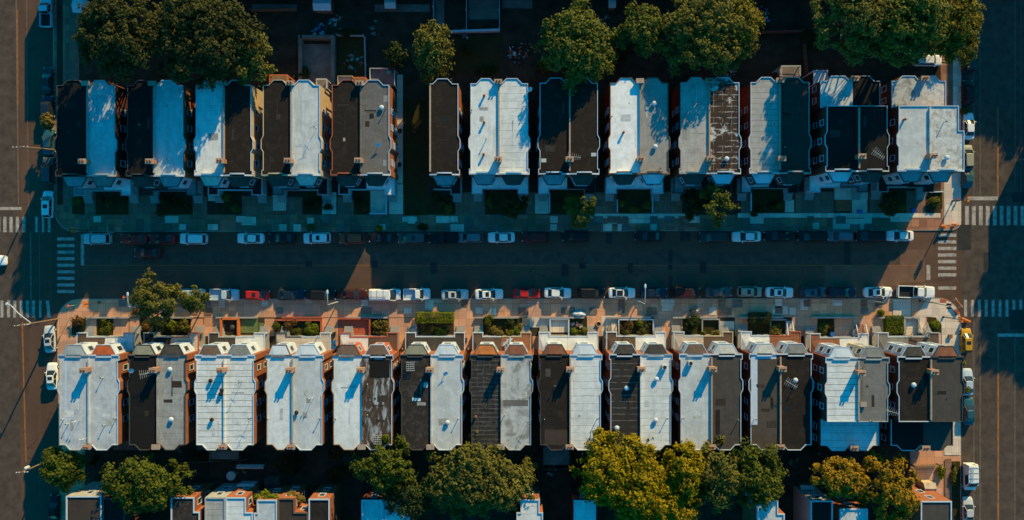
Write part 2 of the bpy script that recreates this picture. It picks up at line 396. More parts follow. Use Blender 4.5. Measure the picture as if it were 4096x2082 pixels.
def house(row, side, xp, xo, yf, yr, h, roof, bayr, porch, wall='brick', trim='w', baycol=None, ptrim='w', tall=None, wing=None, fscheme=0, par='same', bay_on=True, label='', roof_lab='', wincol=None, ext=0, nochim=False, porch_on=True):
    k = sc(h)
    Xp, Xo = (xp - CX) * k, (xo - CX) * k
    Yf, Yr = -(yf - CY) * k, -(yr - CY) * k
    w, D = abs(Xo - Xp), abs(Yr - Yf)
    su = 1 if Xo > Xp else -1; sv = 1 if row == 'T' else -1
    T = lambda u, v: (Xp + su * u, Yf + sv * v)
    T3 = lambda u, v, z: (Xp + su * u, Yf + sv * v, z)
    base = (Xp + su * w / 2, Yf + sv * D / 2, .13)
    root = thing('twin_house', label, 'house', base, 'twin houses of the %s row' % ('upper' if row == 'T' else 'lower'))
    R = rnd
    # plan
    pl = [(0, 0), (w + .2, 0), (w + .2, .95), (w - .04, .95), (w - .04, 3.9), (w + .3, 4.5), (w + .3, 5.9), (w - .04, 6.6)]
    if ext: pl = [(0, 0), (w + ext, 0), (w + ext, D * .62), (w + .25, D * .62), (w + .25, D)]
    elif wing: pl += [(w - .04, D)]
    else: pl += [(w - .04, D), (w - .98, D), (w - 1.8, D + .86), (1.35, D + .86), (.52, D)]
    pl += [(0, D)] 
    poly = [T(*p) for p in pl]
    wm = WALL[wall]
    m = MB().mat(wm); m.prism(poly, .13, h - .02, top=False); wl = m.build('wall', root)
    # roof sheet with its upstands
    ins = inset(poly, .11)
    tr = TRIM[trim]
    m = MB().mat(roof); m.face([(x, y, h - .03) for x, y in poly]); rf = m.build('roof', root)
    m = MB().mat(tr)
    n = len(poly)
    for i in range(n):
        j = (i + 1) % n
        if pl[i][0] == 0 and pl[j][0] == 0: continue            # party side
        if pl[i][1] == 0 and pl[j][1] == 0: continue            # street side has the tall parapet
        a, b, c, d = poly[i], poly[j], ins[j], ins[i]
        hh = .12
        m.prism([a, b, c, d], h - .1, h + hh, True, False)
    m.build('coping', root)
    lightroof = roof.name.startswith(('white', 'silver', 'pale', 'mottled', 'stained', 'grey white', 'light'))
    for i in range(R.randint(2, 4)):
        u0, v0 = R.uniform(.5, w - 2.2), R.uniform(3.5, D - 3.0); du, dv = R.choice(((.7, .9), (1.4, .5), (.45, 1.9), (1.6, 1.1), (.3, .3), (2.0, .16), (.14, 2.6), (.1, 3.2)))
        mt = R.choice((RP_LIGHT if lightroof else RP_DARK)); m2 = MB().mat(mt); zz = h - .03 + .006 * (i + 1)
        m2.face([T3(u0, v0, zz), T3(u0 + du, v0 + R.uniform(-.1, .1), zz), T3(u0 + du + R.uniform(-.1, .1), v0 + dv, zz), T3(u0, v0 + dv, zz)]); m2.build('roof_patch', rf)
    # stepped street parapet
    m = MB().mat(roof if par == 'same' else TRIM[par]); tp = MB().mat(tr)
    W = w + .2 + (ext and ext - .2)
    N = 12
    for i in range(N):
        t0, t1 = i / N, (i + 1) / N
        mid = .25 < (t0 + t1) / 2 < .72
        v0 = .26 if mid else 0.0
        z0 = z1 = h + (.13 if mid else .08)
        if row == 'T': z0, z1 = h + .1 + .5 * math.sin(PI * t0), h + .1 + .5 * math.sin(PI * t1)
        u0, u1 = t0 * W, t1 * W
        A = [T3(u0, v0, h - .1), T3(u1, v0, h - .1), T3(u1, v0 + .17, h - .1), T3(u0, v0 + .17, h - .1)]
        B = [T3(u0, v0, z0), T3(u1, v0, z1), T3(u1, v0 + .17, z1), T3(u0, v0 + .17, z0)]
        for a, b in ((0, 1), (1, 2), (2, 3), (3, 0)): m.face([A[a], A[b], B[b], B[a]])
        tp.loft([[T3(u0, v0 - .03, z0), T3(u0, v0 + .2, z0), T3(u0, v0 + .2, z0 + .06), T3(u0, v0 - .03, z0 + .06)],
                 [T3(u1, v0 - .03, z1), T3(u1, v0 + .2, z1), T3(u1, v0 + .2, z1 + .06), T3(u1, v0 - .03, z1 + .06)]])
    po = m.build('parapet', root); tp.build('parapet_cap', po)
    if su > 0:                                                    # raised party wall belongs to the right-hand house
        m = MB().mat(M_cap if roof.name.startswith(('dark', 'black', 'brown')) else (M_stone if R.random() < .4 else roof))
        m.prism([T(.0, .55), T(.24, .55), T(.24, D - .3), T(.0, D - .3)], h - .1, h + .3); m.build('party_wall', root)
    else:
        if not nochim:
            x, y = T(0, 2.35); chimney(rf, x, y, h, 1.55, 1.1, .68)
        if not wing and not nochim:
            x, y = T(0, D + .2); chimney(rf, x, y, h, .55, 1.15, .62, z0=.13, pots=R.choice((0, 2)))
    # street bay with hipped roof
    if bay_on:
        bw, bf, bp = min(1.95, w * .4), 1.08, 1.5
        uc = w * .5
        e = h - .07 if row == 'B' else h - .8
        bm = TRIM.get(baycol) if baycol in TRIM else WALL[baycol] if baycol else M_white
        q = [(uc - bw, -.02), (uc - bf, -bp), (uc + bf, -bp), (uc + bw, -.02)]
        m = MB().mat(bm); m.prism([T(*p) for p in q], .13, e, top=True); by = m.build('bay', root)
        ev = [(uc - bw - .1, -.02), (uc - bf - .06, -bp - .12), (uc + bf + .06, -bp - .12), (uc + bw + .1, -.02)]
        m = MB().mat(BAYR[bayr])
        E = [T3(u, v, e + .02) for u, v in ev]
        zr = h + .12 if row == 'B' else h - .3
        rl, rr = T3(uc - bf * .72, -.03, zr), T3(uc + bf * .72, -.03, zr)
        m.face([E[1], E[2], rr, rl]); m.face([E[0], E[1], rl]); m.face([E[2], E[3], rr]); m.build('bay_roof', by)
        m = MB().mat(M_dkgreytrim if row == 'T' else tr)
        for a, b in ((0, 1), (1, 2), (2, 3)):
            pa, pb = np.array(T(*ev[a])), np.array(T(*ev[b])); d = (pb - pa) / np.linalg.norm(pb - pa)
            m.obox((pa + pb) / 2, d, np.linalg.norm(pb - pa) / 2, .055, e - .16, e + .07)
        m.build('gutter', by)
        for zz in ([5.7 if row == 'B' else 5.3] if h < 9 else [5.2, 8.3 if row == 'B' else 7.8]):
            for a, b in ((0, 1), (1, 2), (2, 3)):
                pa, pb = np.array(T(*q[a])), np.array(T(*q[b])); c = (pa + pb) / 2; d = pb - pa; L = np.linalg.norm(d)
                nn = np.array((d[1], -d[0])) / L
                if np.dot(nn, np.array((0, -sv))) < -.01 or np.dot(nn, c - np.array(T(uc, 0))) < 0: nn = -nn
                window(root, c[0], c[1], zz + .35, nn[0], nn[1], .8 if a != 1 else 1.1, 1.35, wincol)
    # side windows
    for zz in ([5.9, 2.5] if h < 9 else [5.4, 8.4, 2.4]):
        for v in (2.4, 5.2, 8.3, 11.0):
            if v > D - 1: continue
            if not ext and 3.9 < v < 6.6: uu = w + .3
            else: uu = w - .04
            if ext: uu = w + ext if v < D * .62 else w + .25
            x, y = T(uu, v); window(root, x, y, zz, su, 0, .8, 1.35, wincol)
    if not wing:
        for zz in (5.9,):
            x, y = T((w - .45) / 2 , D + .86); window(root, x, y, zz, 0, sv, .8, 1.3, wincol)
    # lower rear wing of the taller pairs
    if wing:
        wx, wy, wr = wing
        k2 = sc(8.4); Xw = (wx - CX) * k2; Yw = -(wy - CY) * k2
        w2, D2 = abs(Xw - Xp), abs(Yw - Yf) - .86
        a = [(0, D + .01), (w2, D + .01), (w2, D2), (w2 - .98, D2), (w2 - 1.8, D2 + .86), (1.3, D2 + .86), (.5, D2), (0, D2)]
        pw = [T(*p) for p in a]
        m = MB().mat(wm); m.prism(pw, .13, 8.37, top=False); wg = m.build('rear_wing', root)
        m = MB().mat(wr); m.face([(x, y, 8.38) for x, y in pw]); m.build('wing_roof', wg)
        iw = inset(pw, .11); m = MB().mat(tr)
        for i in range(1, len(pw) - 1): m.prism([pw[i], pw[i+1], iw[i+1], iw[i]], 8.3, 8.5)
        m.build('coping', wg)
        if su < 0: 
            x, y = T(0, D2 + .25); chimney(wg, x, y, 8.4, .8, 1.15, .65, z0=.13)
        for v in (D + 1.6, D + 3.6):
            x, y = T(w2, v); window(root, x, y, 5.9, su, 0, .8, 1.35, wincol)
    # porch
    if porch_on:
        d1, d2 = (1.9, 2.75) if row == 'T' else (2.35, 3.05)
        cw = 1.7; z1, z0 = 3.42, 3.08
        pr = PORCH[porch]
        m = MB().mat(pr)
        m.face([T3(0.02, -.02, z1), T3(w - 1.0, -.02, z1), T3(w, -d1, z0), T3(.02, -d1, z0)])
        m.face([T3(w - 1.0, -.02, z1), T3(w, -.02, z0 + .02), T3(w, -d1, z0)])
        m.face([T3(w - cw, -d1, z0 + .002), T3(w, -d1, z0 + .002), T3(w, -d2, z0 - .02), T3(w - cw, -d2, z0 - .02)])
        pr_o = m.build('porch_roof', root)
        m = MB().mat(TRIM[ptrim])
        def rail(u0, v0, u1, v1, s0=0):
            (xa, ya), (xb, yb) = T(u0, v0), T(u1, v1); d = np.array((xb - xa, yb - ya)); L = np.linalg.norm(d); d /= L
            m.obox(((xa + xb) / 2, (ya + yb) / 2), d, L / 2 - .12 * s0, .075, 2.86, 3.16)
        rail(.02, -d1, w - cw - .12, -d1); rail(w - cw, -d1 + .12, w - cw, -d2 + .12); rail(w - cw - .12, -d2, w + .12, -d2); rail(w, -d2 + .12, w, -.05)
        m.build('fascia', pr_o)
        m = MB().mat(M_stone); m.prism([T(.02, -.02), T(w, -.02), T(w, -d2), T(w - cw, -d2), T(w - cw, -d1), T(.02, -d1)], .13, .85); m.build('porch_floor', root)
        for u, v in ((.25, -d1 + .2), (w - cw + .1, -d1 + .2), (w - .2, -d2 + .2)):
            m = MB().mat(TRIM[ptrim]); x, y = T(u, v); m.box(x - .11, y - .11, .85, x + .11, y + .11, 2.84); m.build('porch_post', root)
        m = MB().mat(M_stone)
        for i in range(4):
            m.prism([T(w - cw + .1, -d2 - .3 * i - .01), T(w - .1, -d2 - .3 * i - .01), T(w - .1, -d2 - .3 * (i + 1)), T(w - cw + .1, -d2 - .3 * (i + 1))], .13, .85 - .18 * (i + 1) + .04)
        m.build('front_steps', root)
        m = MB().mat(R.choice((M_redtrim, M_white, M_browntrim))); x, y = T(w - .85, -.05)
        m.box(x - .45, y - .04, .86, x + .45, y + .04, 2.9); m.build('front_door', root)
    root['_w'] = (min(Xp, Xo), max(Xp, Xo), min(Yf, Yr) - 1, max(Yf, Yr) + 1, h)
    HOUSES.append((root, rf, roof_lab))
    return root, T3, w, D
HOUSES = []

def col_label(row, seq):
    """says which house by its own roof, its bay and its neighbours' roofs"""
    labs = []
    for i, s in enumerate(seq):
        l, r = (seq[i-1][0] if i else None), (seq[i+1][0] if i + 1 < len(seq) else None)
        if l and r: nb = 'between %s and %s roofs' % (l, r)
        elif r: nb = 'at the left end beside the %s roof' % r
        else: nb = 'at the right end beside the %s roof' % l
        lab = '%s-roofed house%s, %s, %s row' % (s[0], (' with ' + s[1]) if s[1] else '', nb, row)
        if len(lab.replace('-', ' ').split()) > 16: lab = '%s-roofed house, %s, %s row' % (s[0], nb, row)
        labs.append(lab)
    return labs

# upper row: (xL, xD, xR), front y, rear y, [left half], [right half] as roof, bay roof, porch, wall, trim, bay colour, porch trim
TP = [
 ((227, 349, 462), 707, 342, ('black', 'teal', 'teal', 'shbrick', 'd', 'g', 'g'), ('silver', 'grey', 'bright', 'shbrick', 'g', 'w', 'g')),
 ((509, 615, 734), 707, 342, ('black', 'dk', 'dk', 'shbrick', 'd', 'd', 'd'), ('wmott', 'teal', 'teal', 'brick', 'w', 'w', 'd')),
 ((783, 894, 1006), 705, 341, ('wfaint', 'lgrey', 'blk', 'shbrick', 'w', 'w', 'w'), ('brown', 'dk', 'blk', 'tan', 'w', 'd', 'w')),
 ((1051, 1163, 1280), 704, 341, ('brown', 'dk', 'teal', 'tan', 'c', 'd', 'd'), ('wmott', 'lgrey', 'blk', 'tan', 'w', 'd', 'g')),
 ((1327, 1441, 1558), 703, 341, ('brown', 'dk', 'blk', 'brick', 'r', 'd', 'w'), ('grey', 'dk', 'bright', 'brick', 'w', 'w', 'w')),
 ((None, 1718, 1834), 702, 336, None, ('brown', 'teal', 'blk', 'brick', 'w', 'd', 'g')),
 ((1881, 1993, 2113), 699, 335, ('wfaint', 'teal', 'bright', 'shbrick', 'w', 'w', 'w'), ('wseam', 'dk', 'bright', 'brick', 'w', 'w', 'w')),
 ((2158, 2276, 2392), 699, 333, ('brown', 'teal', 'bright', 'shbrick', 'w', 'w', 'w'), ('brown', 'dk', 'blk', 'brick', 'w', 'g', 'd')),
 ((2439, 2558, 2674), 698, 332, ('wbright', 'dk', 'bright', 'shbrick', 'b', 'w', 'w'), ('greyl', 'white', 'bright', 'brick', 'b', 'w', 'w')),
 ((2721, 2834, 2958), 697, 331, ('cloudy', 'dk', 'teal', 'shbrick', 'g', 'd', 'd'), ('peel', 'white', 'blk', 'brick', 'w', 'd', 'd')),
 ((3001, 3116, 3238), 696, 330, ('seamg', 'white', 'white', 'shbrick', 'w', 'd', 'd'), ('bmott', 'dk', 'blk', 'brick', 'g', 'd', 'd')),
 ((3306, 3432, 3550), 688, 424, ('black', 'white', 'bright', 'shbrick', 'w', 'w', 'w'), ('black', 'dk', 'teal', 'shbrick', 'g', 'd', 'd')),
 ((3593, 3715, 3828), 687, 424, ('silver2', 'teal', 'blk', 'shbrick', 'w', 'g', 'g'), ('blotch', 'teal', 'blk', 'brick', 'w', 'g', 'd')),
]
TD = ['black', 'silver', 'black', 'sunlit white', 'white ribbed', 'dark brown', 'dark brown', 'mottled white', 'dark brown', 'grey patched', 'lone dark brown',
      'plain white', 'white seamed', 'dark brown', 'dark brown', 'bright white', 'light grey', 'stained pale grey', 'white-flaked brown', 'pale seamed grey', 'shaded brown', 'black', 'black', 'smooth pale grey', 'blotched white']
TX = ['', '', 'a brick chimney', '', 'a torn tree shadow', 'a tan side wall', 'a fire escape', 'a tan side wall', 'a red edge', 'an orange side wall', 'an open lot on its left', 'three clay pots', '', 'a large aerial', 'a small pale hatch', 'a tall pipe', 'two white domes', '', '', 'torn shade', '', 'a bright white porch', 'a small white aerial', '', 'a wide side strip']
seqT = list(zip(TD, TX))
labT = col_label('upper', seqT)
li = 0
for i, (xs, yf, yr, L, Rr) in enumerate(TP):
    tall = i >= 11
    for sd, spec in (('L', L), ('R', Rr)):
        if spec is None: continue
        kw = {}
        if tall:
            wx = {(11,'L'): 3281, (11,'R'): 3520, (12,'L'): 3565, (12,'R'): 3783}[(i, sd)]
            kw['wing'] = (wx, 304, {(11,'L'): ROOF['wmott'], (11,'R'): ROOF['black'], (12,'L'): ROOF['stain'], (12,'R'): ROOF['blotch']}[(i, sd)])
        if i == 12 and sd == 'R': kw['ext'] = 1.15
        house('T', sd, xs[1], xs[0] if sd == 'L' else xs[2], yf, yr, 10.4 if tall else 8.4, ROOF[spec[0]], spec[1], spec[2], spec[3], spec[4], spec[5], spec[6], label=labT[li], roof_lab=TD[li], **kw)
        li += 1
# lower row
BP = [
 ((237, 354, 473), 1420, ('silver', 'slate', 'brown', 'stone', 'g', 'w', 'w'), ('silver', 'red', 'white', 'brick', 'w', 'w', 'g')),
 ((516, 629, 742), 1420, ('black', 'olive', 'blk', 'brick', 'd', 'w', 'g'), ('shingle', 'dk', 'beige', 'brick', 'd', 'w', 'r')),
 ((785, 896, 1016), 1420, ('wbold', 'brown', 'dk', 'brick', 'w', 'w', 'g'), ('wbold', 'grey', 'white', 'brick', 'w', 'w', 'w')),
 ((1065, 1168, 1290), 1420, ('wfaint', 'white', 'beige', 'brick', 'b', 'w', 'd'), ('silver2', 'white', 'beige', 'brick', 'w', 'w', 'w')),
 ((1332, 1449, 1569), 1420, ('wfaint', 'brown', 'white', 'brick', 'b', 'r', 'r'), ('rust', 'brown', 'brown', 'brick', 'w', 'r', 'r')),
 ((1604, 1723, 1849), 1419, ('mott', 'olive', 'dk', 'brick', 'd', 'w', 'w'), ('silver2', 'white', 'dk', 'brick', 'w', 'w', 'w')),
 ((1884, 2003, 2125), 1419, ('block', 'orange', 'brown', 'brick', 'd', 'w', 'w'), ('stain', 'rust', 'red', 'brick', 'g', 'w', 'c')),
 ((2160, 2278, 2404), 1418, ('brown', 'rust', 'white', 'brick', 'd', 'w', 'w'), ('wseam', 'white', 'white', 'brick', 'w', 'w', 'w')),
 ((2441, 2560, 2685), 1417, ('grid', 'dk', 'brown', 'brick', 'w', 'w', 'w'), ('wseam', 'dk', 'white', 'brick', 'g', 'w', 'w')),
 ((2721, 2843, 2965), 1416, ('silver2', 'brown', 'beige', 'shbrick', 'w', 'w', 'w'), ('dkgrey', 'lgrey', 'brown', 'shbrick', 'w', 'w', 'c')),
 ((3001, 3118, 3246), 1415, ('wpeel', 'lgrey', 'white', 'shbrick', 'w', 'w', 'w'), ('brown', 'grey', 'red', 'shbrick', 'w', 'w', 'r')),
 ((3306, 3430, 3552), 1430, ('wbold', 'white', 'red', 'shbrick', 'w', 'w', 'w'), ('gseam', 'grey', 'white', 'shbrick', 'g', 'c', 'w')),
 ((3593, 3719, 3850), 1426, ('brown', 'dk', 'grey', 'shbrick', 'w', 'w', 'w'), ('dkgrey', 'rust', 'brown', 'shbrick', 'd', 'w', 'g')),
]
BD = ['silver', 'silver', 'black', 'grey shingled', 'white ribbed', 'white ribbed', 'white', 'pale silver', 'white', 'rusty patched', 'sooty black', 'pale silver', 'dark blocky', 'stained grey', 'brown', 'white seamed', 'silver-lined black', 'white seamed', 'pale silver', 'dark grey', 'white-edged brown', 'dark brown', 'white ribbed', 'grey seamed', 'dark brown', 'dark grey']
BX = ['a slate bay', 'a red bay', 'an olive bay', 'a dark bay', 'two round vents', 'wire aerials', 'a white bay', 'twin white spikes', 'a brown bay', 'a brown bay', 'an olive bay', 'a white bay', 'a terracotta bay', 'a brown band', 'a rust bay', 'a white bay', 'a round dome', 'two domes', 'a grey box', 'a pale bay', 'flaking paint', 'a comb aerial', 'a white bay', 'a cream bay', 'a slate bay', 'a rust bay']
labB = col_label('lower', list(zip(BD, BX)))
li = 0
for i, (xs, yf, L, Rr) in enumerate(BP):
    tall = i >= 11
    for sd, spec in (('L', L), ('R', Rr)):
        kw = {}
        yr = 1781
        if tall:
            yr = 1688
            kw['wing'] = ({(11,'L'): 3283, (11,'R'): 3516, (12,'L'): 3563, (12,'R'): 3811}[(i, sd)], 1804, {(11,'L'): ROOF['wseam'], (11,'R'): ROOF['wseam'], (12,'L'): ROOF['black'], (12,'R'): ROOF['dkgrey']}[(i, sd)])
        house('B', sd, xs[1], xs[0] if sd == 'L' else xs[2], yf, yr, 10.4 if tall else 8.4, ROOF[spec[0]], spec[1], spec[2], spec[3], spec[4], spec[5], spec[6], label=labB[li], roof_lab=BD[li], **kw)
        li += 1

# ---- things fixed on the roofs, each a part of the roof it stands on
def on_roof(px, py):
    for r, rf, _ in HOUSES:
        x0, x1, y0, y1, h = r['_w']
        X, Y, _z = P(px, py, h)
        if x0 - .35 <= X <= x1 + .35 and y0 - .6 <= Y <= y1 + .6: return r, rf, X, Y, h
    return None
def unit(kind):
    if kind in _um: return _um[kind]
    m = MB()
    if kind == 'pipe': m.mat(M_metal).tube((0,0,-.05), (0,0,.85), .065, n=8); m.mat(M_dark).tube((0,0,.85), (0,0,.95), .11, n=8)
    elif kind == 'clay_vent': m.mat(M_pot).lathe((0,0,-.05), [(.2,0),(.17,.5),(.22,.55),(.22,.68),(.12,.72)], 10); m.mat(M_dark).tube((0,0,.66), (0,0,.7), .1)
    elif kind == 'turbine': m.mat(M_dark).lathe((0,0,-.05), [(.2,0),(.2,.2),(.34,.3),(.36,.48),(.26,.62),(.05,.68)], 12)
    elif kind == 'dome': m.mat(M_metal).lathe((0,0,-.05), [(.2,0),(.2,.3)], 12); m.mat(M_white).lathe((0,0,.25), [(.42,0),(.4,.12),(.28,.24),(.08,.3)], 14)
    elif kind == 'dish':
        m.mat(M_metal).tube((0,0,-.05), (0,0,.6), .035); m.tube((0,0,.55), (.18,-.3,.75), .02)
        m.mat(M_white)
        ax = np.array((.35,-.55,.75)); ax /= np.linalg.norm(ax); u = np.cross(ax, (0,0,1)); u /= np.linalg.norm(u); w = np.cross(ax, u)
        rings = []
        for r, d in ((.04, 0), (.2, .03), (.36, .1), (.42, .14)):
            rings.append([tuple(np.array((0,0,.6)) + ax * d + r * (u * math.cos(t) + w * math.sin(t))) for t in np.linspace(0, 2*PI, 14, False)])
        m.loft(rings, cap=False); m.face(rings[0])
    elif kind == 'yagi':
        m.mat(M_metal).tube((0,0,-.05), (0,0,1.6), .03); m.tube((-.9,.2,1.55), (1.2,-.3,1.55), .025)
        for i in range(7):
            t = i / 6; c = np.array((-.8 + 1.9 * t, .18 - .46 * t, 1.56)); L = .75 - .35 * t
            m.tube(c + np.array((.23, .97, 0)) * L, c - np.array((.23, .97, 0)) * L, .018, n=5)
    elif kind == 'hatch': m.mat(M_browntrim).box(-.45,-.35,-.05,.45,.35,.35); m.mat(M_cap).box(-.5,-.4,.35,.5,.4,.42)
    elif kind == 'cooler':
        m.mat(M_metal).box(-.4,-.35,.1,.4,.35,.75); m.mat(M_dark).lathe((0,0,.75), [(.28,0),(.28,.03)], 14)
        for a in (-.35,.35):
            for b in (-.3,.3): m.mat(M_dark).box(a-.04,b-.04,-.05,a+.04,b+.04,.1)
    elif kind == 'rack':
        m.mat(M_metal)
        for i in range(5): m.box(-.6+.3*i-.025,-.75,.5,-.6+.3*i+.025,.75,.55); m.box(-.65,-.7+.35*i-.025,.552,.65,-.7+.35*i+.025,.6)
        for a in (-.6,.6):
            for b in (-.7,.7): m.tube((a,b,-.05),(a,b,.5),.03)
    elif kind == 'spike': m.mat(M_metal).tube((-.25,0,-.05),(-.25,0,1.5),.035,.015); m.tube((.3,.1,-.05),(.3,.1,1.7),.035,.015); m.mat(M_white).lathe((-.25,0,1.1),[(.02,0),(.12,.15),(.02,.35)],8); m.lathe((.3,.1,1.2),[(.02,0),(.12,.15),(.02,.35)],8)
    elif kind == 'mast':
        m.mat(M_dark).tube((0,0,-.05),(0,0,2.0),.03)
        for z, L, a in ((1.9,.7,.3),(1.6,.55,1.3),(1.2,.6,2.2)): m.tube((-L*math.cos(a),-L*math.sin(a),z),(L*math.cos(a),L*math.sin(a),z),.02,n=5)
    _um[kind] = m.mesh(kind); return _um[kind]
NAMES = {'pipe': 'vent_pipe', 'clay_vent': 'clay_vent', 'turbine': 'round_vent', 'dome': 'dome_vent', 'dish': 'satellite_dish', 'yagi': 'roof_aerial', 'hatch': 'roof_hatch', 'cooler': 'air_conditioner', 'rack': 'aerial_rack', 'spike': 'spike_aerial', 'mast': 'mast_aerial'}
DET = [('pipe',678,639),('pipe',678,427),('clay_vent',1937,385),('clay_vent',1937,492),('clay_vent',1935,620),('dish',1516,580),('dome',1527,432),('pipe',1543,436),('mast',1265,515),
 ('yagi',2290,632),('pipe',2195,675),('pipe',2208,675),('clay_vent',2493,532),('dome',2616,416),('dome',2620,588),('dome',2905,637),('pipe',3138,590),('yagi',3495,620),('pipe',3775,490),('dome',3785,632),
 ('pipe',2430,410),('pipe',2445,470),('pipe',1888,445),('pipe',1945,560) ,('pipe',2105,440),('dish',2119,360),('pipe',2555,790),('pipe',560,500),('pipe',2640,676),('pipe',2628,690),('pipe',3090,500),('clay_vent',3615,480),('pipe',2725,440),('pipe',2945,440),
 ('spike',312,1683),('pipe',274,1695),('spike',342,1753),('pipe',256,1676),('pipe',413,1510),('pipe',421,1700),('pipe',466,1672),('dish',532,1480),('yagi',597,1490),('dome',682,1478),('dome',687,1678),
 ('turbine',845,1523),('turbine',850,1678),('mast',968,1528),('mast',1006,1672),('turbine',886,1575),('turbine',890,1560),('spike',1250,1590),('turbine',1188,1650),('pipe',1282,1673),('pipe',1073,1673),('pipe',1345,1673),('pipe',1470,1537),('rack',1512,1757),('pipe',1470,1660),
 ('rack',1643,1465),('dish',1782,1492),('dome',1790,1690),('pipe',1834,1673),('clay_vent',1903,1667),('mast',2112,1690),('pipe',2018,1660),('pipe',2220,1545),('pipe',2178,1678),('pipe',2390,1673),('dome',2506,1553),('dome',2467,1712),('cooler',2656,1468),('dome',2625,1517),('dome',2622,1681),('pipe',2667,1673),
 ('cooler',2760,1452),('pipe',2731,1672),('pipe',2952,1680),('pipe',3018,1676),('dome',3180,1521),('yagi',3150,1528),('pipe',3176,1547),('hatch',3450,1617),('dome',3652,1540),('yagi',3548,1640),('pipe',3478,1683),('pipe',3440,1470)]
for kd, px, py in DET:
    q = on_roof(px, py)
    if not q: continue
    r, rf, X, Y, h = q
    b = r['_b']
    obj(NAMES[kd], unit(kd), rf, (X - b[0], Y - b[1], h - .03 - b[2]), (0, 0, rnd.uniform(-.5, .5) if kd in ('mast', 'yagi', 'dish') else 0))
# patches and bands laid on single roofs
def roof_patch(px0, py0, px1, py1, m, name='roof_patch', dz=.012):
    q = on_roof((px0 + px1) / 2, (py0 + py1) / 2)
    if not q: return
    r, rf, X, Y, h = q
    a, b = P(px0, py0, h), P(px1, py1, h)
    k = MB().mat(m); k.box(a[0], b[1], h - .03, b[0], a[1], h - .03 + dz); k.build(name, rf, tuple(r['_b']))
roof_patch(1478, 1440, 1558, 1512, ROOF['black']); roof_patch(2013, 1601, 2112, 1625, ROOF['grey'], 'roof_band')
roof_patch(2178, 1720, 2270, 1782, ROOF['bmott'], dz=.02)
roof_patch(2730, 470, 2748, 560, ROOF['greyl']); roof_patch(2165, 635, 2185, 650, M_metal); roof_patch(2365, 612, 2390, 626, M_metal)
roof_patch(1372, 552, 1381, 566, M_cap); roof_patch(1534, 383, 1556, 408, ROOF['greyl']); roof_patch(1532, 640, 1545, 665, ROOF['greyl']); roof_patch(1463, 448, 1520, 452, M_browntrim)
roof_patch(2182, 1476, 2202, 1508, ROOF['dkgrey']); roof_patch(2862, 1640, 2880, 1740, ROOF['brown']); roof_patch(258, 1435, 266, 1760, M_white); roof_patch(3005, 1421, 3030, 1700, M_white, 'flaking_edge'); roof_patch(3006, 1419, 3105, 1437, M_white, 'flaking_edge', .018)
